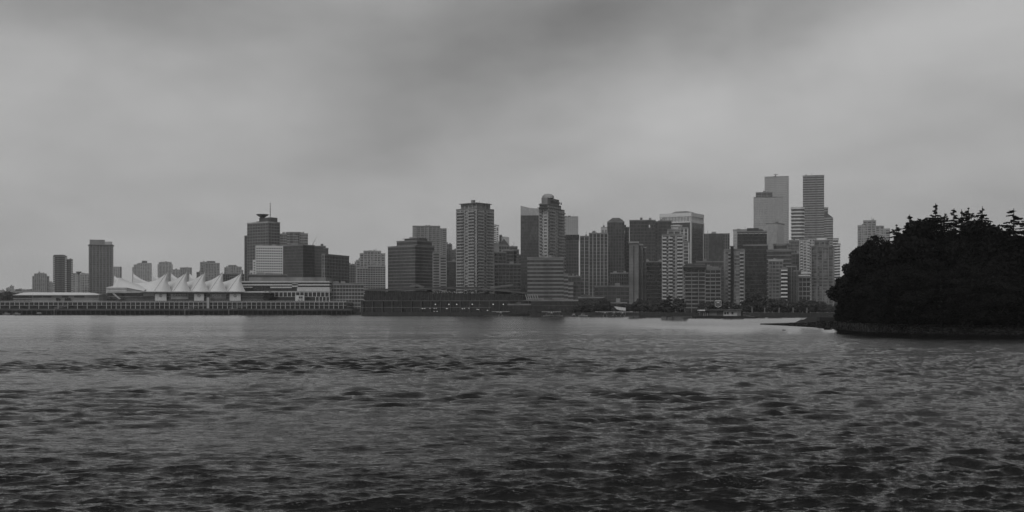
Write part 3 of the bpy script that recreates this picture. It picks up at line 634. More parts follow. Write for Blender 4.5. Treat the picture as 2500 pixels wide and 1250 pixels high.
# ------------------------------------------------------------------ trees
def cards(ctr, size, g_):
    n = len(ctr); u = g_.normal(size=(n, 3)); u /= np.linalg.norm(u, axis=1)[:, None]
    w = np.cross(u, g_.normal(size=(n, 3))); w /= np.linalg.norm(w, axis=1)[:, None]
    s = (size*g_.uniform(.55, 1.3, n))[:, None]
    q = np.stack([ctr-u*s, ctr-w*s*.55, ctr+u*s, ctr+w*s*.55], 1)
    return q.reshape(-1, 3)
def cardmesh(name, V, mat):
    me = bpy.data.meshes.new(name); n = len(V)//4
    me.vertices.add(n*4); me.vertices.foreach_set('co', V.astype(np.float32).ravel())
    me.loops.add(n*4); me.loops.foreach_set('vertex_index', np.arange(n*4, dtype=np.int32))
    me.polygons.add(n); me.polygons.foreach_set('loop_start', np.arange(0, n*4, 4, dtype=np.int32)); me.update(calc_edges=True)
    me.materials.append(M[mat]); return me
def broad(seed, H, W, n, size, mat):
    """broadleaf: limbs carry many leaf clumps of uneven size, with gaps between"""
    g_ = np.random.default_rng(seed); tr = MB(); tr.bar((0, 0, -1), (0, 0, H*.45), H*.022, H*.014, 7)
    cl = []
    for i in range(26):
        z = H*g_.uniform(.16, .93); f = math.sin(math.pi*min(1, max(.06, (z/H-.05)/.95))**.8)
        t = g_.uniform(0, 6.28); r = W*.5*f*g_.uniform(.35, 1.0)
        c = np.array([r*math.cos(t), r*math.sin(t), z]); cl.append((c, W*g_.uniform(.09, .2)))
        zb = max(H*.12, z-r*.7-H*.06)
        tr.bar((0, 0, min(zb, H*.44)), tuple(c), H*.009, H*.002, 5)
    cl.append((np.array([0, 0, H*.55]), W*.26)); cl.append((np.array([0, 0, H*.78]), W*.2))
    wt = np.array([c[1]**2 for c in cl]); k = g_.choice(len(cl), n, p=wt/wt.sum())
    d = g_.normal(size=(n, 3)); d /= np.linalg.norm(d, axis=1)[:, None]; d *= (g_.uniform(.15, 1, n)**.45)[:, None]
    ctr = np.array([cl[i][0] for i in k])+d*np.array([cl[i][1] for i in k])[:, None]*np.array([1.1, 1.1, .8]); ctr[:, 2] = np.maximum(ctr[:, 2], .1*H)
    a = tr.mesh('trunk'); a.materials.append(M['bark'])
    return a, cardmesh('crown', cards(ctr, size, g_), mat)
def conifer(seed, H, W, n, size, mat, sparse=.0, bare=.0):
    """fir or hemlock: tapering trunk, irregular drooping boughs with needle sprays, ragged top"""
    g_ = np.random.default_rng(seed); tr = MB(); lean = g_.normal(0, .012, 2)
    tr.bar((0, 0, -1), (lean[0]*H, lean[1]*H, H), H*.017, H*.002, 7)
    pts = []; nb = 120
    for i in range(nb):
        zf_ = .10+.89*(i/nb)**.8+g_.normal(0, .006); z = H*zf_
        if g_.random() < sparse: continue
        L = W*.5*(1-zf_)**.55*g_.uniform(.45, 1.15)
        if zf_ > 1-bare*.5: L *= .5
        t = g_.uniform(0, 6.28); up = .20*L*g_.uniform(-.9, 1.0)
        base = np.array([lean[0]*z, lean[1]*z, z]); tip = base+np.array([L*math.cos(t), L*math.sin(t), up-.10*L])
        tr.bar(tuple(base), tuple(tip), .05+.006*L, .02, 4)
        m = int(n/nb*(.35+1.1*(1-zf_)))
        s = g_.uniform(.12, 1.03, m); side = np.array([-math.sin(t), math.cos(t), 0])
        sag = -.30*np.sin(s*2.6)*L*.28
        p = base+(tip-base)*s[:, None]; p[:, 2] += sag*.3
        p += side*(g_.normal(0, .16, m)*L*(1.1-s*.7))[:, None]; p[:, 2] -= np.abs(g_.normal(0, .07, m))*L*.5
        pts.append(p)
    a = tr.mesh('trunk'); a.materials.append(M['bark'])
    P_ = np.concatenate(pts); return a, cardmesh('crown', cards(P_, size*np.clip(.5+1.3*(1-P_[:, 2]/H), .5, 1), g_), mat)
KIND = {}
for i in range(4): KIND['b%d' % i] = broad(20+i, 20, 15, 15000, .42, 'leaves')
for i in range(5): KIND['c%d' % i] = conifer(40+i, 24, 15 if i != 3 else 12, 16000, .34, 'needles', sparse=(.05, .12, .25, .2, .08)[i], bare=(0, .05, .2, .1, .0)[i])
for i in range(3): KIND['s%d' % i] = broad(60+i, 12, 11, 3200, .55, 'leaves_shore')
KH = {'b': 20, 'c': 24, 's': 12}
def tree(k, loc, H, wid=1.0, rz=0, name='tree', label=None, group=None):
    a, c = KIND[k]; t = thing(name, label, 'tree', loc, rz, group); s = H/KH[k[0]]; t.scale = (s*wid, s*wid, s)
    link('trunk', a, t); link('crown', c, t); return t

# ------------------------------------------------------------------ the wooded point at right
def shore_y(px):   # distance of its waterline for a column of the photograph
    pts = [(1860, 430), (1960, 385), (2050, 345), (2120, 305), (2250, 285), (2500, 268), (2700, 262)]
    for (a, ya), (b, yb) in zip(pts, pts[1:]):
        if px <= b: return ya+(yb-ya)*(px-a)/(b-a)
    return 262
q = MB(); rows = []
for i in range(44):
    px = 1990+i*(2900-1990)/43; d0 = shore_y(px); row = []
    for j in range(16):
        t = j/15; d = d0-4+t*(130); h = -1.2+3.4*min(1, t*6)+2.2*t*min(1, (px-1990)/200)
        if t > .85: h -= (t-.85)*40
        x = WX(px, d0)+(d-d0)*.16; h += .35*math.sin(x*.7+j)*math.cos(d*.5)
        if px < 2040: h = min(h, 2.0-(2040-px)*.06)
        row.append((x, d, h))
    rows.append(row)
q.grid(rows); o = q.build('point_ground', 'soil', smooth=True); tag(o, kind='structure')
# rocky beach and the spit that runs left from the point: many angular stones on a low bank
def rock(mb, x, y, z, r, g_):
    b = len(mb.v); 
    for i in range(8):
        sx_, sy_, sz_ = (1 if i & 1 else -1), (1 if i & 2 else -1), (1 if i & 4 else -1)
        k = r*g_.uniform(.45, .85); mb.v.append((x+sx_*k*1.2, y+sy_*k, z+sz_*k*.62))
    for f in ((0, 2, 3, 1), (4, 5, 7, 6), (0, 1, 5, 4), (2, 6, 7, 3), (0, 4, 6, 2), (1, 3, 7, 5)): mb.f.append(tuple(b+i for i in f))
g_ = np.random.default_rng(5); q = MB()
for i in range(5200):
    px = 1866+(2700-1866)*g_.random()**.9; d0 = shore_y(px)
    w = min(1, (px-1860)/150); t = g_.random()
    hmax = .15+1.7*w
    off = t*(2+16*w)
    z = -.2+hmax*math.sin(min(1, t*1.6)*1.57)-(.0 if px > 2000 else max(0, t-.6)*hmax*2)
    rock(q, WX(px, d0)+off*.15, d0-3*w+off, z, g_.uniform(.25, .7)*(.5+.6*w), g_)
b_ = q.build('rocky_spit', 'stone'); tag(b_, kind='structure')
q = MB(); rows = []
for i in range(30):
    px = 1868+i*(2040-1868)/29; d0 = shore_y(px); w = min(1, (px-1860)/150)
    rows.append([(WX(px, d0)+k*3*w, d0-3*w+k*(4+12*w)/1, (-.6, .1+1.3*w, .3+1.3*w, -.6)[k]) for k in range(4)])
q.grid(rows); tag(q.build('spit_bank', 'stone'), kind='structure')
# stone seawall along the left of the point
q = MB(); d = 372; q.prism([(WX(2001, d), d), (WX(2230, 318), 318), (WX(2240, 324), 324), (WX(2003, d)+1.0, d+8)], -.8, WZ(774, 372)-.0)
sw = q.build('retaining_wall', 'stone'); tag(sw, 'low dark seawall along the left foot of the wooded point', 'wall')
for i, (px, d, r_) in enumerate(((2018, 330, .9), (1913, 318, .35))):
    q = MB(); gg = np.random.default_rng(i); rock(q, WX(px, d), d, .05, r_, gg); rock(q, WX(px, d)+r_*1.3, d, 0, r_*.6, gg)
    tag(q.build('rock', 'stone'), ('dark rock breaking the water just off the point', 'tiny rock in calm water below the spit')[i], 'rock')

# skyline trees of the point (top pixel row gives the height), each with its own look
sky = [('c1', 2074, 355, 655, .8, 'small ragged conifer at the leftmost top edge of the point'),
       ('b0', 2092, 350, 612, .75, 'rounded broadleaf at the left shoulder of the point'),
       ('c4', 2096, 345, 600, .8, 'short conifer with forked top on the left shoulder of the point'),
       ('b1', 2112, 340, 600, 1.0, 'broad bushy crown between the left shoulder and the pointed cedar'),
       ('c0', 2129, 335, 583, .9, 'dense pointed cedar before the stepped twin crowned tower'),
       ('b2', 2160, 335, 574, .9, 'leafy crown touching the right edge of the stepped tower'),
       ('c1', 2188, 330, 548, 1.15, 'leaning ragged conifer starting the steep climb of the treeline'),
       ('c2', 2222, 322, 523, 1.1, 'open wispy conifer with bare upper branches left of the tallest tree'),
       ('b3', 2252, 318, 530, 1.0, 'wide airy crown just left of the tallest tree'),
       ('c2', 2285, 310, 496, .95, 'tallest conifer on the point with tufted bare top'),
       ('c4', 2303, 315, 520, 1.1, 'layered conifer close right of the tallest one'),
       ('c2', 2326, 312, 508, 1.15, 'lacy conifer with see through crown right of the tallest'),
       ('c3', 2348, 306, 511, 1.2, 'bristly conifer with bent twigs near the top middle of the point'),
       ('c1', 2364, 310, 506, 1.0, 'conifer with thin curved leader beside the bristly one'),
       ('b1', 2380, 305, 540, .9, 'rounded crown in the dip before the spindly spire tree'),
       ('c3', 2400, 300, 503, 1.0, 'spindly spire tree with nearly bare leader and spreading boughs'),
       ('b0', 2430, 300, 548, 1.0, 'low flat crown in the dip between two spire trees'),
       ('c0', 2473, 292, 508, 1.2, 'broad tiered fir with upswept tips near the right edge'),
       ('c4', 2503, 290, 533, 1.1, 'conifer cut by the right frame edge'),
       ('b2', 2455, 305, 553, .9, 'dark rounded crown left of the broad tiered fir')]
for i, (k, px, d, top, w, lab) in enumerate(sky):
    tree(k, (WX(px, d), d, 1.5), WZ(top, d)-1.5, w, i*1.3, 'conifer' if k[0] == 'c' else 'broadleaf_tree', lab)
gp = 'trees massed on the wooded point'
def env(px):   # the treeline of the point
    pts = [(2036, 720), (2042, 690), (2052, 650), (2070, 622), (2085, 608), (2130, 592), (2170, 580), (2215, 562), (2260, 556), (2400, 562), (2500, 560), (2800, 560)]
    for (a, ya), (b, yb) in zip(pts, pts[1:]):
        if px <= b: return ya+(yb-ya)*max(0, px-a)/(b-a)
    return 545
g_ = np.random.default_rng(9)
mass = []
for row, (dd, k0, drop) in enumerate(((62, 2116, 6), (40, 2118, 16), (22, 2118, 50), (10, 2122, 95))):
    px = k0
    while px < 2860:
        mass.append((px+g_.uniform(-5, 5), dd+g_.uniform(-6, 6), drop+g_.uniform(-6, 34+row*8), row)); px += (20, 21, 24, 22)[row]*g_.uniform(.9, 1.3)
for i, (px, dd, drop, row) in enumerate(mass):
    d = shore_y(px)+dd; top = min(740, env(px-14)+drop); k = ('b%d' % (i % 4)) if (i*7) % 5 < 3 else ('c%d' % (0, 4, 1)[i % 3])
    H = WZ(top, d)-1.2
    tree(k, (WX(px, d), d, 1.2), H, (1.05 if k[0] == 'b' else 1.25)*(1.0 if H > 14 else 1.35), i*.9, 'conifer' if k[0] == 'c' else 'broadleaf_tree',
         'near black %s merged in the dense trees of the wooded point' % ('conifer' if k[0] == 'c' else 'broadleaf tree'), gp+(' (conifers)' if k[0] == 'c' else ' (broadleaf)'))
for i, (px, dd_, h_) in enumerate(((2060, 16, 5.5), (2068, 30, 9), (2076, 12, 6.5), (2070, 22, 8), (2083, 12, 6), (2100, 14, 7), (2120, 10, 5.5))):
    tree('b%d' % (i % 4), (WX(px, shore_y(px)+dd_), shore_y(px)+dd_, .6), h_, 1.15, i*2.1, 'shrub', 'low dark shrub at the left foot of the wooded point', 'shrubs at the left foot of the point')
# undergrowth hiding the trunks
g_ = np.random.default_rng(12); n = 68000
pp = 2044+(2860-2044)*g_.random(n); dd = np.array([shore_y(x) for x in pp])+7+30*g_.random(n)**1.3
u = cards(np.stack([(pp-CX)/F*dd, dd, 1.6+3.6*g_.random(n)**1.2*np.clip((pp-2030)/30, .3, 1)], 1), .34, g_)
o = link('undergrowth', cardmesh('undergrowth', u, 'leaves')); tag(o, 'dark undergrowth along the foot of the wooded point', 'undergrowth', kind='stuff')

# ------------------------------------------------------------------ far left hill with houses, and wooded shore beyond
rows = []
for i in range(30):
    x = -1650+i*50; px = CX+F*x/3000; h = 44+14*math.sin(i*.35)+6*math.sin(i*1.3); h *= max(0.0, min(1, (420-px)/240))*.9+.1
    rows.append([(x, 3000+j*90, 2+h*math.sin(min(1, j/4)*1.57)-(j > 6)*h*.3*(j-6)) for j in range(9)])
q = MB().grid(rows); o = q.build('far_hill', 'grass', smooth=True); tag(o, kind='structure')
for i, (x0, x1, top, d, lab) in enumerate(((0, 12, 709, 2700, 'small hazy house block at the left frame edge'), (15, 29, 704, 2750, 'hazy flat block on the far left rise'), (24, 34, 699, 2800, 'highest little block on the far left rise'),
        (36, 62, 707, 2600, 'long low hazy block left of the stepped tower'), (60, 76, 711, 2500, 'low hazy block at the foot of the stepped tower'), (-20, 30, 716, 1700, 'dim grey warehouse behind the pier end'), (30, 96, 712, 1650, 'dark long shed behind the white pier roof'))):
    tower('distant_block', lab, B, (x0, x1), d, [(x0, x1, top)], v(s_far, ps=5), kit=0)
for i, (px, d, top) in enumerate(((8, 1500, 716), (22, 1510, 713), (40, 1530, 715), (-10, 1480, 714), (60, 1500, 718))):
    tree('s%d' % (i % 3), (WX(px, d), d, 2.5), WZ(top, d)-2.5, 1.2, i, 'broadleaf_tree', 'hazy rounded tree behind the left end of the pier', 'trees behind the pier end')

# shore trees right of centre
g_ = np.random.default_rng(3)
named = {1836: 'large pale rounded tree on the shore right of the fuel barge', 1856: 'second large rounded tree on the shore right of the fuel barge', 1905: 'low spreading shore tree below the white balcony bars', 1634: 'pointed dark shore tree left of the domed balcony tower foot'}
lst = [(1836, 840, 722), (1856, 846, 718), (1905, 842, 733), (1634, 905, 719)]
for px in range(1410, 2110, 10): lst.append((px+g_.uniform(-4, 4), g_.uniform(834, 890) if px > 1705 else g_.uniform(888, 930), g_.uniform(728, 750)))
for i, (px, d, top) in enumerate(lst):
    tree('s%d' % (i % 3) if px != 1634 else 'c4', (WX(px, d), d, 2.5), WZ(top, d)-2.5, g_.uniform(1.0, 1.35), i*1.1, 'shore_tree',
         named.get(px, 'dark rounded tree in the row along the far right shore'), None if px in named else 'trees along the far shore')
for i in range(16):
    px = 905+i*24+g_.uniform(-5, 5); d = 1010+g_.uniform(-4, 4)
    tree('s%d' % (i % 3), (WX(px, d), d, 8), WZ(714+g_.uniform(-4, 3), d)-8, 1.1, i, 'plaza_tree', 'dim tree on the raised plaza before the convention hall', 'trees on the convention plaza')
# ------------------------------------------------------------------ the pier terminal at left
D0 = 1136.0
def X(px): return WX(px, D0)
def Zp(py): return WZ(py, D0)
t = thing('pier_terminal', 'long white columned cruise pier hall with two storeys above a dark deck', 'pier', (X(420), D0, 0))
ox = X(420)
def bx(nm, mat, px0, px1, py0, py1, y0, y1, parent=t, mbd=None):
    q = mbd or MB(); q.box(X(px0)-ox, X(px1)-ox, y0, y1, Zp(py1), Zp(py0))
    return q.build(nm, mat, parent) if mbd is None else q
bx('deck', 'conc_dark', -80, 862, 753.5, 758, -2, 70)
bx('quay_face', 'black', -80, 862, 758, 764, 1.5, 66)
for i in range(79):
    px = -78+i*12; MB().bar((X(px)-ox, -.5, -3), (X(px)-ox, -.5, Zp(758)), .5, .5, 7).build('pile', 'metal_dark', t)
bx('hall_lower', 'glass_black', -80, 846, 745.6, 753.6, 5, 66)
bx('hall_upper', 'glass_gallery', -80, 846, 738, 745.6, 4, 66)
bx('upper_floor', 'conc', -80, 846, 745.1, 746.0, -1, 66.5)
bx('hall_roof', 'white_soft', -80, 846, 736.6, 738, -1.2, 67)
k = 0; px = -70.0
while px < 846:
    if not (505 < px < 512):
        big = k % 2 == 0 or px > 250
        q = MB().box(X(px)-ox-.22, X(px)-ox+.22, -.8, -.3, Zp(745.5 if not big else 753.5), Zp(737.5)); q.build('column', 'white_soft', t)
    px += 11.8 if px < 830 else 9; k += 1
q = MB()
for py in (735.4, 734.2): q.box(X(-80)-ox, X(846)-ox, -1.1, -1.0, Zp(py)-.05, Zp(py)+.05)
for i in range(230): q.box(X(-80+i*4)-ox-.04, X(-80+i*4)-ox+.04, -1.1, -1.0, Zp(736.6), Zp(734.2))
q.build('promenade_rail', 'rail', t)
# banded concourse behind the promenade (under the sails)
bx('concourse', 'glass_black', 255, 640, 714, 736.6, 8, 62)
for py in (731, 727, 723): bx('concourse_band', 'conc_mid', 256, 639, py, py+1.1, 7.7, 62)
bx('eave', 'white_soft', 340, 655, 712.6, 714.2, 3, 64)
bx('stair_wall', 'conc', 258, 346, 711, 715, 6, 30)
bx('side_wall', 'conc', 345, 372, 715, 722, 6.5, 30)
for px, w in ((375, 28), (471, 24), (558, 27)):
    s = bx('banner_panel', 'white_soft', px, px+w, 717, 734, 4.2, 5.2)
    q = MB(); cx_, cz_ = X(px+w/2)-ox, Zp(721.5); n = 20
    for r0, r1, y in ((1.55, 1.15, 4.05),):
        b0 = len(q.v)
        for i in range(n):
            a_ = 2*math.pi*i/n
            for r_, yy in ((r0, y), (r1, y), (r0, y+.1), (r1, y+.1)): q.v.append((cx_+r_*math.cos(a_), yy, cz_+r_*math.sin(a_)))
        for i in range(n):
            j = (i+1) % n; A_, B_ = b0+4*i, b0+4*j
            q.f += [(A_, A_+1, B_+1, B_), (A_, B_, B_+2, A_+2), (A_+1, A_+3, B_+3, B_+1)]
    q.box(cx_-.25, cx_+.25, 4.05, 4.15, cz_-.8, cz_+.8); q.build('round_emblem', 'metal_dark', s)
bx('sign_band', 'conc', 412, 455, 717.5, 730, 6.9, 7.9); bx('sign_band', 'conc_mid', 508, 548, 717.5, 729, 6.9, 7.9)
text_mesh('CANADA', 2.9, 'black', t, (X(435)-ox, 6.75, Zp(721.2)), (math.pi/2, 0, 0), name='lettering', spacing=1.25)
text_mesh('PLACE', 2.9, 'white', t, (X(525)-ox, 6.75, Zp(722)), (math.pi/2, 0, 0), name='lettering', spacing=1.15)
# escape stairs and gangways on the quay
def stair(x0, y0, x1, y1, w=.7):
    q = MB(); n = 14
    for i in range(n):
        u = (i+.5)/n; xx = X(x0+(x1-x0)*u)-ox; zz = Zp(y0+(y1-y0)*u); q.box(xx-.9, xx+.9, -w-2.6, -2.6+w, zz-.2, zz+.2)
    q.bar((X(x0)-ox, -3.9, Zp(y0)+1.1), (X(x1)-ox, -3.9, Zp(y1)+1.1), .1); return q.build('stair', 'white_soft', t)
stair(279, 716.5, 295, 730)
for a_, b_ in ((137, 172), (455, 505), (562, 610)):
    q = MB(); n = 10
    for i in range(n):
        u0 = i/n; xx0, xx1 = X(a_+(b_-a_)*u0)-ox, X(a_+(b_-a_)*(i+1)/n)-ox; z0, z1 = Zp(755)+u0*3.2, Zp(755)+(u0+1/n)*3.2
        q.bar((xx0, -5, z0), (xx1, -5, z1), .14, .14, 4); q.bar((xx0, -5, z0+1.6), (xx1, -5, z1+1.6), .14, .14, 4); q.bar((xx0, -5, z0), (xx1, -5, z1+1.6), .09, .09, 4); q.bar((xx0, -5, z0), (xx0, -5, z0+1.6), .09, .09, 4)
    q.bar((X(a_)-ox, -5, -1), (X(a_)-ox, -5, Zp(755)), .3, .3, 5)
    q.build('gangway', 'metal', t)
q = MB()
q.box(X(506)-ox, X(512)-ox, -2.4, 5, Zp(753), Zp(726)); q.build('lift_tower', 'conc', t)

XH = lambda px: WX(px, D0+3)
XT = lambda px: WX(px, D0+14)
# long white roofed hall at the pier's left end
r = thing('roofed_hall', 'low hall with long smooth white roof tapering at both ends, left on the pier', B, (XH(130), D0+18, Zp(736.6)))
hx = XH(130); hz = Zp(736.6); b0 = Zp
rows = []
prof = [(32, 719.5), (36, 717), (48, 713.6), (70, 713.0), (205, 713.6), (216, 714.6), (226, 716.6), (238, 718.4)]
pp = []
for (a_, ya), (c_, yc) in zip(prof, prof[1:]):
    for i in range(4): pp.append((a_+(c_-a_)*i/4, ya+(yc-ya)*i/4))
pp.append(prof[-1])
for px, py in pp:
    top = Zp(py)-hz; bot = Zp(720.6)-hz; ww = 15
    rows.append([(XH(px)-hx, ww*s_ - 2, bot+(top-bot)*(max(0, 1-abs(s_)**2.4))) for s_ in [-1+2*j/12 for j in range(13)]])
q = MB().grid(rows); q.build('white_roof', 'white', r, True)
q = MB().box(XH(33)-hx, XH(236)-hx, -16.8, 12.8, Zp(720.9)-hz, Zp(719.6)-hz); q.build('roof_edge', 'white_soft', r)
MB().box(XH(33)-hx, XH(76)-hx, -14, 10, 0, Zp(721)-hz).build('glazed_end', 'glass_black', r)
MB().box(XH(76)-hx, XH(240)-hx, -13.5, 10, 0, Zp(721)-hz).build('hall_wall', 'conc', r)
for i, (a_, c_) in enumerate(((80, 101), (103, 124), (150, 166), (180, 205))): MB().box(XH(a_)-hx, XH(c_)-hx, -13.8, -13.3, Zp(726)-hz, Zp(722.4)-hz).build('window', 'glass_dark', r)
for py in (728, 732): MB().box(XH(32)-hx, XH(240)-hx, -14.6, -13.3, Zp(py+1)-hz, Zp(py)-hz).build('wall_band', 'white_soft', r)
q = MB().box(XH(150)-hx, XH(156)-hx, -9, -6, Zp(716.2)-hz, Zp(714.4)-hz); q.build('roof_hatch', 'conc_mid', r)
MB().bar((XH(146)-hx, -17, 0), (XH(146)-hx, -17, Zp(722)-hz), .18, .1).build('flagpole', 'metal', r)
for i, px in enumerate((137, 141, 158, 163, 168, 262, 268, 272, 279, 295, 300)):
    tree('s%d' % (i % 3), (X(px), D0+2.5, Zp(736.6)), 3.6, .9, i, 'promenade_shrub', 'small dark shrub on the pier promenade', 'shrubs on the pier promenade')

# ---- the tent sails: five bays, each a stretched fabric between a rear and a front mast
t = thing('sail_roof', 'white tent roof of five pointed fabric sails over the pier hall', 'tent roof', (X(430), D0+10, Zp(712.5)))
sx0 = X(430); sz0 = Zp(712.5); zb = 0
front = [407.5, 454, 498.5, 542.5, 587.5]; back = [279.5, 326, 374, 418.5, 463]
DB = D0+66
for i, (fp, bp_) in enumerate(zip(front, back)):
    Fp = Vector((WX(fp, D0+10)-sx0, 0, WZ(665.5+(i == 4)*2.0, D0+10)-sz0)); Bp = Vector((WX(bp_, DB)-sx0, 56, WZ(674 if i == 0 else 668, DB)-sz0))
    zv = WZ(690.5, D0+38)-sz0
    rows = []; nt_ = 30; wl = 10.5
    for j in range(nt_+1):
        u = j/nt_; c = Bp.lerp(Fp, u)
        # ridge cable sags steeply from each mast to a saddle
        pk = Bp.z if u < .5 else Fp.z; e = abs(2*u-1); z = zv+(pk-zv)*e**2.3
        L = (4+8.4*u) if i else (5+9*u); Rr_ = .7+11*(1-u)**.8
        row = []
        for s in range(-10, 11):
            f = abs(s)/10; w = (L if s < 0 else Rr_)
            row.append((c.x+(w*f)*(-1 if s < 0 else 1), c.y-(2.5*f if u > .5 else -2.5*f)*e, z*(1-f)**(1.0+1.1*e)+(zb+5.0*(1-e)**1.5)*f))
        rows.append(row)
    q = MB().grid(rows); sl = q.build('sail', 'fabric', t, True)
    # front gable triangle with concave edges, pulled forward at the foot
    rows = []
    for j in range(13):
        u = j/12; row = []
        for s in range(9):
            f = s/8; xl, xr = -12.6*u**1.25, .3+4.5*max(0, (u-.42)/.58)**1.1
            row.append((Fp.x+xl+(xr-xl)*f, -7*u*math.sin(f*math.pi)**.6, Fp.z*(1-u)+.2*u))
        rows.append(row)
    MB().grid(rows).build('gable_sail', 'fabric', t, True)
    MB().bar((Fp.x+.5, -.2, 0), (Fp.x+.5, -.2, Fp.z+1.0), .3, .18, 6).build('mast', 'white', t)
    MB().bar((Bp.x-.4, Bp.y, 0), (Bp.x-.4, Bp.y, Bp.z+1.5), .4, .2, 6).build('mast', 'white', t)
    MB().bar((Fp.x, -.15, Fp.z), (Fp.x-12.7, -.4, .3), .16, .16, 4).build('edge_cable', 'conc_dark', t)
MB().box(WX(330, D0+10)-sx0, WX(600, D0+10)-sx0, -8.5, -6.5, -.1, .5).build('edge_beam', 'white_soft', t)
# rounded theatre end at the left of the tents
r = thing('rounded_theatre', 'white theatre block with rounded corner and swooping roof, at the tents left end', B, (XT(285), D0+20, Zp(715)))
rx, rz_ = XT(285), Zp(715)
rows = []
for j in range(25):
    u = j/24; px = 257+(352-257)*u
    if px < 262: top = 701.6-math.sqrt(max(0, 1-((262-px)/5)**2))*3
    elif px < 276: top = 699-(px-262)*.22
    elif px < 280: top = 696-(px-276)*5.2
    else: top = 675+(691-675)*min(1, (px-280)/38)**.62+max(0, px-318)*.42
    lo = Zp(701.5+max(0, (px-309))*.2)-rz_
    rows.append([(XT(px)-rx, y, zz) for y, zz in ((-6.2, lo), (-3.5, (Zp(top)-rz_)*.55+lo*.45), (0, (Zp(top)-rz_)*.85+lo*.15), (4, Zp(top)-rz_), (14, Zp(top)-rz_), (26, (Zp(706)-rz_)))])
MB().grid(rows).build('swooping_roof', 'fabric', r, True)
q = MB().prism([(XT(258)-rx, -4.5), (XT(262)-rx, -6), (XT(309)-rx, -6), (XT(309)-rx, 24), (XT(258)-rx, 24)], 0, Zp(701.8)-rz_); q.build('curved_wall', 'white_soft', r)
MB().box(XT(258)-rx, XT(309)-rx, -6.4, -6.0, Zp(705.2)-rz_, Zp(704.5)-rz_).build('wall_joint', 'metal_dark', r)
MB().box(XT(272)-rx, XT(335)-rx, -6.6, 20, Zp(714.6)-rz_, Zp(711.2)-rz_).build('recess', 'glass_black', r)
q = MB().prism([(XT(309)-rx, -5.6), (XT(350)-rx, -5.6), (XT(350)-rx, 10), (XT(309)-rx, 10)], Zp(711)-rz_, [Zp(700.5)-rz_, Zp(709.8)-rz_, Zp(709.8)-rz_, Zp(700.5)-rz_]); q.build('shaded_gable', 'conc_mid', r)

# ---- banded hotel podium
r = thing('banded_podium', 'wide white podium with long horizontal bands right of the tents', B, (WX(697, 1165), 1165, 2.5))
PX = lambda px: WX(px, 1165)-WX(697, 1165); PZ = lambda py: WZ(py, 1165)-2.5
def pb(nm, mat, x0, x1, y0, y1, a_, c_): return MB().box(PX(x0), PX(x1), a_, c_, PZ(y1), PZ(y0)).build(nm, mat, r)
pb('podium_core', 'glass_black', 589, 803, 688, 754, 1, 50)
pb('upper_terrace', 'conc_mid', 600, 790, 676, 688, 14, 60)
for x0, x1, y0, y1, m_ in ((587, 805, 686.4, 689.6, 'white_soft'), (588, 804, 693.6, 697, 'white_soft'), (588, 616, 700, 702.6, 'conc'), (660, 712, 700, 703.2, 'white_soft'), (726, 804, 701, 704.2, 'white_soft'), (713, 727, 692, 700.5, 'white_soft'), (645, 805, 710.6, 714, 'conc'), (725, 805, 704, 711, 'white_soft'), (668, 805, 724, 725, 'conc')):
    pb('wall_band', m_, x0, x1, y0, y1, 0, 50)
for i in range(14): pb('arcade_pier', 'white_soft', 670+i*10.2, 671.6+i*10.2, 713, 724.5, -.2, 2)
for i in range(5): pb('arcade_pier', 'white_soft', 770+i*8.4, 771.3+i*8.4, 724.5, 737, -.2, 2)
pb('entrance_canopy', 'white_soft', 605, 662, 711.4, 716.5, -12, 2); pb('canopy_front', 'conc', 595, 632, 718, 723, -13, -4)
s = pb('poster_panel', 'white_soft', 727, 749, 721.5, 735, -14, -13.4)
for a_, y0, y1 in ((736, 724, 729), (741, 724, 729), (734, 732, 733.6), (741, 732, 733.6)): MB().box(PX(a_), PX(a_+4), -14.3, -14.0, PZ(y1), PZ(y0)).build('poster_mark', 'metal_dark', s)
tree('s1', (WX(650, 1146), 1146, WZ(736, 1146)), 9.5, .8, 1, 'courtyard_tree', 'single dark bushy tree before the white banded podium')

# ------------------------------------------------------------------ the convention hall
r = thing('convention_hall', 'long dark convention hall with low sloping planted roof and glass walls', B, (WX(1085, 985), 985, 2.5))
CXf = lambda px, d=985: WX(px, d)-WX(1085, 985); CZ = lambda py, d=985: WZ(py, d)-2.5
q = MB().prism([(CXf(886), 20), (CXf(1290), 20), (CXf(1290), 110), (CXf(886), 110)], 0, CZ(733)); q.build('lower_hall', 'glass_black', r)
def slab(nm, mat, pts, y0, y1, th):
    """a tilted roof slab: pts = (px, py) along its front edge"""
    q = MB()
    for (xa, ya), (xb, yb) in zip(pts, pts[1:]):
        b0 = len(q.v); A_, B_ = (CXf(xa), CZ(ya)), (CXf(xb), CZ(yb))
        q.v += [(A_[0], y0, A_[1]-th), (B_[0], y0, B_[1]-th), (B_[0], y1, B_[1]-th+1.5), (A_[0], y1, A_[1]-th+1.5), (A_[0], y0, A_[1]), (B_[0], y0, B_[1]), (B_[0], y1, B_[1]+1.5), (A_[0], y1, A_[1]+1.5)]
        q.f += [tuple(b0+i for i in f) for f in ((3, 2, 1, 0), (4, 5, 6, 7), (0, 1, 5, 4), (1, 2, 6, 5), (2, 3, 7, 6), (3, 0, 4, 7))]
    return q.build(nm, mat, r)
slab('sloping_roof', 'conc_dark', [(884, 707), (935, 707), (1000, 703), (1080, 703)], 6, 90, 1.2)
slab('sloping_roof', 'conc_dark', [(1080, 701.5), (1175, 703.5), (1240, 709), (1310, 717)], 8, 90, 1.2)
slab('planted_roof', 'grass', [(884, 704), (960, 703), (1080, 698), (1170, 699)], 40, 110, 1.0)
slab('roof_fin', 'conc_dark', [(996, 697), (1012, 696), (1030, 702)], 12, 40, .8)
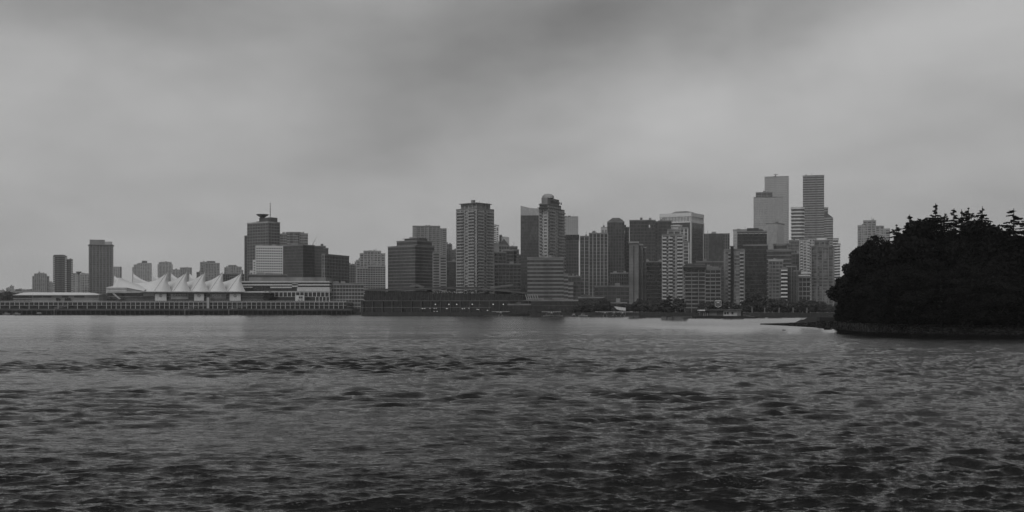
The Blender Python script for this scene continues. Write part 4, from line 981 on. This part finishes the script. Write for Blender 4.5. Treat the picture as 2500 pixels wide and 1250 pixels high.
slab('roof_fin', 'conc_dark', [(1196, 703.5), (1222, 699), (1252, 696)], 12, 40, .9)
MB().prism([(CXf(886), 14), (CXf(1292), 14), (CXf(1292), 80), (CXf(886), 80)], CZ(734), [CZ(709), CZ(719), CZ(719), CZ(709)]).build('glass_wall', 'glass_black', r)
for i in range(42):
    px = 888+i*9.7; MB().box(CXf(px)-.12, CXf(px)+.12, 13.5, 14.2, CZ(733), CZ(709.5 if px < 1100 else 709.5+(px-1100)*.045)).build('wall_mullion', 'conc_dark', r)
for i, px in enumerate((1283, 1288, 1293, 1299, 1305, 1311)): 
    MB().bar((CXf(px), 4, CZ(719)), (CXf(px+4), 3, CZ(733)), .35, .35, 5).build('raking_column', 'conc', r)
MB().box(CXf(1276), CXf(1322), 1, 8, CZ(734.5), CZ(732.8)).build('stair_landing', 'conc', r)
MB().box(CXf(884), CXf(1300), -14, 20, CZ(735.5), CZ(733.6)).build('plaza_deck', 'conc_dark', r)
MB().box(CXf(884), CXf(1298), -8, 19, 0, CZ(735.5)).build('plaza_base', 'glass_black', r)
for i in range(18): MB().box(CXf(890+i*23.5)-.4, CXf(890+i*23.5)+.4, -13.5, -12.7, CZ(770), CZ(735.5)).build('deck_post', 'metal_dark', r)
MB().box(CXf(889), CXf(1220), -20, -9, CZ(763.3), CZ(762)).build('lower_walkway', 'conc_dark', r)
MB().box(CXf(889), CXf(1200), -20.2, -19.8, CZ(750.8), CZ(750.2)).build('walkway_rail', 'metal', r)
g_ = np.random.default_rng(21)
for i in range(64):
    px = 1057+ (1152-1057)*i/63+g_.uniform(-.6, .6); py = 713.5+g_.normal(0, 1.5)
    if i % 9 in (3, 4) or i % 4 == 1: continue
    MB().lathe([(.03, -.16), (.15, -.08), (.17, 0), (.15, .08), (.03, .16)], cx=CXf(px, 998), cy=13.0, n=6, z=CZ(py, 998)).build('ceiling_lamp', 'lamp', r)
for px, py, w in ((1030, 753.4, 1.2), (1037, 753, .5), (1051, 752.6, .8), (1060, 752.6, .4), (1065, 752.6, .4), (1091, 753.4, .8), (1129, 753.6, .6), (1134, 753.2, .5), (1145, 752.6, .5), (1165, 755, .5), (1169, 755.4, .4), (1190, 757.5, .6), (1060, 760, .4), (1067, 760, .4)):
    MB().box(CXf(px, 976)-w, CXf(px, 976)+w, -9.2, -8.9, CZ(py+.5, 976), CZ(py-.3, 976)).build('lit_window', 'lamp', r)
# plaza lamps
lp = thing('plaza_lamp', 'thin lamp post with lit globe on the plaza deck', 'street lamp', (WX(1063, 974), 974, WZ(763, 974)), 0, 'lit globe lamps along the convention plaza')
hh = WZ(743.8, 974)-WZ(763, 974)
MB().bar((0, 0, 0), (0, 0, hh), .12, .08, 6).build('post', 'metal_dark', lp)
MB().lathe([(.1, -.45), (.4, -.25), (.5, 0), (.4, .25), (.1, .45)], n=8, z=hh+.3).build('globe', 'lamp', lp)
index_kids()
for px in (1096, 1115, 1153, 1171, 1204, 1229): c = copy_tree(lp); c.location = (WX(px, 974), 974, WZ(763, 974))

# ------------------------------------------------------------------ low waterfront between hall and park
for x0, x1, top, d, st_, lab in ((1296, 1420, 735, 915, s_grid, 'low dark waterfront pavilion with long flat roofs below the ribbon podium'), (1412, 1476, 728, 912, s_blk, 'dark low block with pitched glass roof at mid shore'),
                       (1240, 1300, 745, 930, s_grid, 'squat dark terrace building beside the convention plaza right end'), (1476, 1530, 741, 905, s_blk, 'low dark shed behind the moored seaplanes')):
    tower('waterfront_pavilion', lab, B, (x0, x1), d, [(x0, x1, top)], v(s_blk, fh=3.2, br=.2, ps=0), kit=0, depth=22)
def dock(px0, px1, d, lab, w=4):
    t = thing('floating_dock', lab, 'dock', (WX((px0+px1)/2, d), d, 0)); h = (px1-px0)/2/F*d
    MB().box(-h, h, -w/2, w/2, -.3, .55).build('deck', 'conc_dark', t)
    n = int(h/7)
    for i in range(n+1): MB().bar((-h+2*h*i/max(1, n), -w/2-.3, -2.5), (-h+2*h*i/max(1, n), -w/2-.3, 2.6), .22, .2, 6).build('pile', 'bark', t)
    return t
dock(1180, 1300, 935, 'floating dock before the convention plaza right end'); dock(1320, 1400, 868, 'floating dock below the ribbon podium'); dock(1445, 1560, 862, 'floating dock where the seaplanes are moored', 5)
dock(1640, 1690, 800, 'short dark dock left of the fuel barge')

# seaplane: high wing, two floats
def seaplane(label):
    t = thing('seaplane', label, 'seaplane', (0, 0, 0), 0, 'seaplanes moored at the docks')
    MB().lathe([(.05, -4.7), (.3, -3.2), (.62, -.8), (.75, 1.0), (.72, 2.4), (.5, 3.4), (.18, 3.6)], n=12, axis='x', z=2.5).build('fuselage', 'white_soft', t, True)
    MB().box(.1, 1.9, -7.2, 7.2, 3.32, 3.52).build('wing', 'white', t)
    MB().box(-4.7, -3.7, -2.3, 2.3, 2.75, 2.85).build('tailplane', 'white', t)
    MB().prism([(-4.8, -.08), (-3.6, -.08), (-3.6, .08), (-4.8, .08)], 2.6, [4.7, 3.0, 3.0, 4.7]).build('fin', 'metal_dark', t)
    MB().box(1.3, 2.3, -.66, .66, 2.75, 3.2).build('cabin_windows', 'glass_black', t)
    for s in (-1, 1):
        MB().lathe([(.05, -3.6), (.3, -2.2), (.42, .5), (.4, 2.2), (.1, 3.6)], n=8, axis='x', cy=1.3*s, z=.35).build('float', 'conc', t, True)
        q = MB()
        for x in (-.9, 1.5): q.bar((x, 1.3*s, .6), (x, .5*s, 2.0), .07, .07, 4)
        q.bar((.9, .6*s, 2.4), (.9, 4.2*s, 3.35), .07, .07, 4); q.build('strut', 'metal', t)
    q = MB().box(3.62, 3.68, -.08, .08, 1.4, 3.6); q.lathe([(.15, 3.55), (.12, 3.8)], n=8, axis='x', z=2.5); q.build('propeller', 'metal_dark', t)
    return t
sp = seaplane('white seaplane nearest the convention plaza with wings spread sideways'); sp.location = (WX(1222, 925), 925, .1); sp.rotation_euler = (0, 0, R(78))
index_kids()
for px, d, a_, lab in ((1346, 858, 82, 'lone seaplane moored below the ribbon podium'), (1477, 853, 84, 'leftmost seaplane of the three near the pale awning'), (1500, 855, 95, 'middle seaplane of the three near the pale awning'), (1520, 851, 86, 'rightmost seaplane of the three with its wings catching the light')):
    c = copy_tree(sp); c.location = (WX(px, d), d, .1); c.rotation_euler = (0, 0, R(a_)); c['label'] = lab
# pale tilted awning above the seaplanes
t = thing('tilted_awning', 'pale tilted awning on posts above the moored seaplanes', 'awning', (WX(1512, 870), 870, .5))
q = MB(); h0 = WZ(748, 870)-.5; q.v += [(-4, -2, h0), (4.6, -2, h0-1.0), (4.6, 3, h0-1.2), (-4, 3, h0-.2), (-2.4, -2.2, h0-2), (.3, -2.4, h0-2.9), (4.6, -2.4, h0-3.2)]
q.f += [(0, 1, 2, 3), (0, 4, 5, 6, 1), (3, 2, 6, 5), (3, 5, 4, 0), (1, 6, 2)]; q.build('awning_cloth', 'white_soft', t)
for x in (-4, 4.6): MB().bar((x, 0, 0), (x, 0, h0-.5), .12).build('post', 'metal', t)
# small moored boats
def boat(label, L=7):
    t = thing('motor_boat', label, 'boat', (0, 0, 0), 0, 'small boats moored along the shore')
    q = MB(); rows = []
    for i in range(9):
        u = i/8; w = 1.25*(1-max(0, u-.45)**2*3.1); w = max(.04, w)
        rows.append([(-L/2+L*u, -w, .95+.35*u*u), (-L/2+L*u, -w*.75, .15), (-L/2+L*u, 0, -.2+.2*u), (-L/2+L*u, w*.75, .15), (-L/2+L*u, w, .95+.35*u*u)])
    q.grid(rows); b0 = len(q.v); q.v += [r_[0] for r_ in rows]+[r_[-1] for r_ in rows]
    for i in range(8): q.f.append((b0+i, b0+i+1, b0+9+i+1, b0+9+i))
    q.build('hull', 'conc', t); MB().prism([(-L*.22, -.85), (L*.18, -.85), (L*.18, .85), (-L*.22, .85)], .9, [2.2, 2.0, 2.0, 2.2]).build('cabin', 'conc_mid2', t)
    MB().box(-L*.18, L*.19, -.88, .88, 1.45, 1.85).build('cabin_windows', 'glass_black', t); MB().bar((-L*.1, 0, 2.1), (-L*.1, 0, 4), .05).build('mast', 'metal', t); return t
bt = boat('low white boat farthest left under the pier edge'); bt.location = (WX(16, 1128), 1128, 0); index_kids()
for px, d, a_, lab in ((41, 1128, 4, 'second white boat from the left under the pier edge'), (94, 1129, 90, 'pair mate boat seen bow on under the pier, left one'), (99, 1129, 92, 'boat seen bow on under the pier, right of its twin'), (1338, 862, 10, 'small boat left of the lone seaplane'), (1362, 861, 170, 'small boat right of the lone seaplane'), (1424, 858, 5, 'lone small boat between the docks'), (1400, 861, 95, 'boat seen bow on between the docks right of the podium')):
    c = copy_tree(bt); c.location = (WX(px, d), d, 0); c.rotation_euler = (0, 0, R(a_)); c['label'] = lab
# shore marker pillars in the park
pm = thing('path_lamp', 'short pale lamp pillar along the park path at right', 'lamp post', (WX(1836, 826), 826, 2.9), 0, 'pale pillars along the park path')
MB().box(-.3, .3, -.3, .3, 0, 3.2).build('pillar', 'conc_mid', pm); MB().box(-.42, .42, -.45, .45, 3.2, 3.5).build('cap', 'conc', pm)
index_kids()
for px in (1867, 1902, 1936, 1970): c = copy_tree(pm); c.location = (WX(px, 826), 826, 2.9)

# ------------------------------------------------------------------ floating fuel station
BD = 712.0
t = thing('fuel_barge', 'floating fuel station, a dark barge carrying a low white cabin', 'barge', (WX(1768, BD), BD, 0))
bX = lambda px: WX(px, BD)-WX(1768, BD); bZ = lambda py: WZ(py, BD)
MB().prism([(bX(1693), -5), (bX(1818), -5), (bX(1818), 6), (bX(1693), 6)], -.5, bZ(771.4)).build('hull', 'black', t)
MB().prism([(bX(1818), -5), (bX(1842), -5), (bX(1842), 3), (bX(1818), 3)], -.4, [bZ(772), bZ(774.6), bZ(774.6), bZ(772)]).build('ramp_float', 'black', t)
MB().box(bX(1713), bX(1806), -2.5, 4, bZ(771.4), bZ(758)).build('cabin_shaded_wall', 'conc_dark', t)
MB().box(bX(1764), bX(1798), -2.7, 4.1, bZ(771.2), bZ(758.6)).build('cabin_wall', 'white_soft', t)
for px in (1766.2, 1772.5, 1783.6):
    MB().box(bX(px), bX(px+4.4), -2.9, -2.6, bZ(767), bZ(761.8)).build('window', 'glass_black', t)
MB().box(bX(1730), bX(1748), -2.7, 3.9, bZ(770.5), bZ(759.4)).build('side_wall', 'conc_mid', t)
MB().box(bX(1718), bX(1808), -4.2, 5, bZ(758.2), bZ(756.6)).build('flat_roof', 'metal_dark', t)
MB().box(bX(1718), bX(1807), -4.3, -4.15, bZ(756.9), bZ(756.2)).build('roof_trim', 'conc', t)
MB().box(bX(1704.5), bX(1718.5), -4.5, 3, bZ(759), bZ(756)).build('pump_canopy', 'white', t)
for px in (1706, 1717): MB().bar((bX(px), -4, bZ(771)), (bX(px), -4, bZ(758)), .1).build('canopy_post', 'metal', t)
for i in range(7): MB().box(bX(1713+i*2.3), bX(1713.9+i*2.3), -2.9, -2.6, bZ(771), bZ(762+(i % 3))).build('fuel_pump', 'white_soft' if i % 2 else 'metal_dark', t)
for i in range(5): MB().box(bX(1797+i*2), bX(1797.5+i*2), -3.9, -3.7, bZ(771), bZ(758.5)).build('porch_post', 'conc', t)
q = MB().prism([(bX(1806), -2), (bX(1812), -2), (bX(1812), 3), (bX(1806), 3)], bZ(772), [bZ(758.6), bZ(764), bZ(764), bZ(758.6)]); q.build('tarpaulin', 'black', t)
q = MB()
q.bar((bX(1812), -3, bZ(768)), (bX(1841), -3, bZ(773.5)), .09, .09, 4); q.bar((bX(1812), -3, bZ(771)), (bX(1841), -3, bZ(774.4)), .09, .09, 4)
for i in range(8): q.bar((bX(1812+i*4), -3, bZ(768+i*.72)), (bX(1812+i*4), -3, bZ(771+i*.5)), .06, .06, 4)
q.build('ramp_rail', 'metal', t)
q = MB(); pts = [(1718, 756), (1720, 751.5), (1722, 751), (1724, 756)]
for (a_, ya), (c_, yc) in zip(pts, pts[1:]): q.bar((bX(a_), -2, bZ(ya)), (bX(c_), -2, bZ(yc)), .1)
q.build('roof_davit', 'metal', t)
MB().bar((bX(1780), 0, bZ(757)), (bX(1780), 0, bZ(751.5)), .06).build('roof_pole', 'metal', t); MB().lathe([(.1, 0), (.35, .2), (.1, .4)], cx=bX(1780), n=8, z=bZ(752)).build('roof_light', 'white', t)
# shield sign with two chevrons, on its own pole
s = thing('shield_sign', 'pale outlined shield sign with downward chevrons on a pole above the fuel barge', 'sign', (WX(1754.5, BD), BD+2, bZ(757)))
sh = lambda px: (px-1754.5)/F*BD; zs = lambda py: bZ(py)-bZ(757)
MB().bar((0, .4, 0), (0, .4, zs(750)), .22, .18).build('pole', 'metal_dark', s)
q = MB(); pl = [(-7.6, 747), (0, 750), (7.6, 747), (7.6, 733.3), (-7.6, 733.3)]
def shield(mb, pts, y0, y1):
    b0 = len(mb.v); n = len(pts); mb.v += [(p[0]/F*BD, y0, zs(p[1])) for p in pts]+[(p[0]/F*BD, y1, zs(p[1])) for p in pts]
    mb.f.append(tuple(b0+i for i in range(n))); mb.f.append(tuple(b0+n+i for i in reversed(range(n))))
    for i in range(n): j = (i+1) % n; mb.f.append((b0+i, b0+n+i, b0+n+j, b0+j))
shield(q, pl, 0, .3); q.build('sign_board', 'black', s)
q = MB()
shield(q, [(-7.6, 734.8), (7.6, 734.8), (7.6, 733), (-7.6, 733)], -.12, 0); shield(q, [(-7.8, 747.2), (-6.9, 746.9), (-6.9, 733), (-7.8, 733)], -.12, 0); shield(q, [(6.9, 746.9), (7.8, 747.2), (7.8, 733), (6.9, 733)], -.12, 0)
shield(q, [(-7.8, 747.3), (0, 750.3), (0, 749.2), (-7.2, 746.4)], -.14, 0); shield(q, [(0, 750.3), (7.8, 747.3), (7.2, 746.4), (0, 749.2)], -.14, 0); q.build('sign_border', 'white', s)
q = MB()
shield(q, [(-6, 736.6), (0, 739.8), (6, 736.6)], -.1, 0); q.build('chevron', 'white', s)
for y in (739.3, 742.8):
    q = MB(); shield(q, [(-6, y), (-6, y+1.3), (0, y+4.0), (0, y+2.7)], -.1, 0); shield(q, [(0, y+2.7), (0, y+4.0), (6, y+1.3), (6, y)], -.1, 0); q.build('chevron', 'conc', s)

# ------------------------------------------------------------------ air, sky, light, camera
q = MB().box(-3600, 3600, -700, 5500, -9.5, 420); hz = q.build('haze', 'asph'); hz.data.materials.clear(); tag(hz, 'even grey drizzle haze over harbour and city', 'haze', kind='stuff')
m = bpy.data.materials.new('air'); m.use_nodes = True; nt = m.node_tree; nt.nodes.clear()
out = N(nt, 'ShaderNodeOutputMaterial'); pv = N(nt, 'ShaderNodeVolumePrincipled'); pv.inputs['Color'].default_value = g3(.92); pv.inputs['Density'].default_value = 7.5e-5; pv.inputs['Anisotropy'].default_value = .2
nt.links.new(pv.outputs[0], out.inputs['Volume']); hz.data.materials.append(m)

w = bpy.data.worlds.new('World'); scene.world = w; w.use_nodes = True; nt = w.node_tree; nt.nodes.clear()
out = N(nt, 'ShaderNodeOutputWorld'); bg = N(nt, 'ShaderNodeBackground'); nt.links.new(bg.outputs[0], out.inputs[0])
CLOUD, SUNE = 3.95, 1.35
SUN_EL, SUN_AZ = R(52), R(205)     # azimuth from +Y (ahead) towards +X; veiled by cloud
skyn = N(nt, 'ShaderNodeTexSky', sky_type='NISHITA'); skyn.sun_disc = False; skyn.sun_elevation = SUN_EL; skyn.sun_rotation = SUN_AZ; skyn.air_density = 1; skyn.dust_density = 3
bw = N(nt, 'ShaderNodeRGBToBW'); nt.links.new(skyn.outputs[0], bw.inputs[0])
tc = N(nt, 'ShaderNodeTexCoord'); sp_ = N(nt, 'ShaderNodeSeparateXYZ'); nt.links.new(tc.outputs['Generated'], sp_.inputs[0])
el = mth(nt, 'ARCSINE', mth(nt, 'MINIMUM', mth(nt, 'MAXIMUM', sp_.outputs[2], -1), 1)); az = mth(nt, 'ARCTAN2', sp_.outputs[0], sp_.outputs[1])
def cloudnoise(sc, det, seed, dist=0.0):
    mp = N(nt, 'ShaderNodeMapping'); mp.inputs['Scale'].default_value = sc; mp.inputs['Location'].default_value = (seed, seed*.7, 0); nt.links.new(tc.outputs['Generated'], mp.inputs[0])
    n = N(nt, 'ShaderNodeTexNoise'); n.inputs['Scale'].default_value = 1; n.inputs['Detail'].default_value = det; n.inputs['Roughness'].default_value = .5; n.inputs['Distortion'].default_value = dist
    nt.links.new(mp.outputs[0], n.inputs[0]); return n.outputs[0]
warp = mth(nt, 'MULTIPLY', mth(nt, 'SUBTRACT', cloudnoise((5, 5, 9), 4, 3.1), .5), .10)
az_ = mth(nt, 'ADD', az, warp); el_ = mth(nt, 'ADD', el, mth(nt, 'MULTIPLY', warp, -.7))
def blob(px, py, wx, wy, rot, amp):
    """one soft cloud bank, centred on a bearing and elevation, tilted by rot"""
    a0 = math.atan((px-CX)/F); e0 = math.atan((HY-py)/F); c, s_ = math.cos(rot), math.sin(rot)
    dx = mth(nt, 'SUBTRACT', az_, a0); dy = mth(nt, 'SUBTRACT', el_, e0)
    u = mth(nt, 'DIVIDE', mth(nt, 'ADD', mth(nt, 'MULTIPLY', dx, c), mth(nt, 'MULTIPLY', dy, s_)), wx/F)
    v_ = mth(nt, 'DIVIDE', mth(nt, 'ADD', mth(nt, 'MULTIPLY', dx, -s_), mth(nt, 'MULTIPLY', dy, c)), wy/F)
    r2 = mth(nt, 'ADD', mth(nt, 'MULTIPLY', u, u), mth(nt, 'MULTIPLY', v_, v_))
    return mth(nt, 'MULTIPLY', mth(nt, 'EXPONENT', mth(nt, 'MULTIPLY', r2, -1.0)), amp)
SKYB = 1.0
tot = None
for bl in ((1560, 10, 520, 160, .12, -.46), (1040, 210, 420, 200, .4, -.17), (930, 400, 240, 100, .1, -.12), (600, 20, 460, 130, -.1, -.20), (80, 10, 420, 140, .1, -.30), (1250, 110, 330, 160, .5, -.10),
           (2250, 120, 520, 130, .22, .20), (1700, 260, 480, 110, .12, .05), (250, 330, 500, 130, -.1, .05), (2450, 330, 300, 160, 0, -.05), (1500, 420, 700, 90, .03, .05), (500, 470, 500, 80, 0, .05)):
    b_ = blob(*bl); tot = b_ if tot is None else mth(nt, 'ADD', tot, b_)
tot = mth(nt, 'ADD', tot, mth(nt, 'MULTIPLY', mth(nt, 'SUBTRACT', cloudnoise((4.5, 4.5, 12), 7, 1.3, .4), .5), .46))
tot = mth(nt, 'ADD', tot, mth(nt, 'MULTIPLY', mth(nt, 'SUBTRACT', cloudnoise((16, 16, 36), 5, 5.3), .5), .20))
tot = mth(nt, 'ADD', tot, mth(nt, 'MULTIPLY', mth(nt, 'SUBTRACT', cloudnoise((8, 8, 15), 6, 9.1, .6), .5), .22))
# the unseen sky overhead is darkened to keep trees and near water dark
dk = N(nt, 'ShaderNodeMapRange', interpolation_type='SMOOTHSTEP'); nt.links.new(el, dk.inputs[0])
for i, val in ((1, .20), (2, .58), (3, 1.0), (4, .33)): dk.inputs[i].default_value = val
cloud = mth(nt, 'MULTIPLY', mth(nt, 'MAXIMUM', mth(nt, 'ADD', tot, 1.0), .3), dk.outputs[0])
# thin share of the clear sky behind, thick cloud in front
mixv = mth(nt, 'ADD', mth(nt, 'MULTIPLY', bw.outputs[0], .10), mth(nt, 'MULTIPLY', cloud, CLOUD))
nt.links.new(mixv, bg.inputs[0]); bg.inputs[1].default_value = .1
sl = bpy.data.lights.new('sun', 'SUN'); sl.energy = SUNE; sl.angle = R(30); sl.color = (1, 1, 1)
so = link('sun', sl); d = Vector((math.sin(SUN_AZ)*math.cos(SUN_EL), math.cos(SUN_AZ)*math.cos(SUN_EL), math.sin(SUN_EL))); so.rotation_euler = (-d).to_track_quat('-Z', 'Y').to_euler(); so.location = (0, 0, 300)
cd = bpy.data.cameras.new('camera'); cd.sensor_width = 36; cd.lens = F/2500*36; cd.shift_y = (HY-625)/2500; cd.clip_end = 12000; cd.clip_start = .5
co = link('camera', cd, None, (0, 0, EYE)); co.rotation_euler = (math.pi/2, 0, 0); scene.camera = co
vs = scene.view_settings; scene.display_settings.display_device = 'sRGB'; vs.view_transform = 'Standard'; vs.look = 'None'; vs.exposure = 0; vs.gamma = 1
cy = scene.cycles; cy.use_denoising = True; cy.max_bounces = 6; cy.diffuse_bounces = 3; cy.glossy_bounces = 3; cy.volume_bounces = 1; cy.sample_clamp_indirect = 4
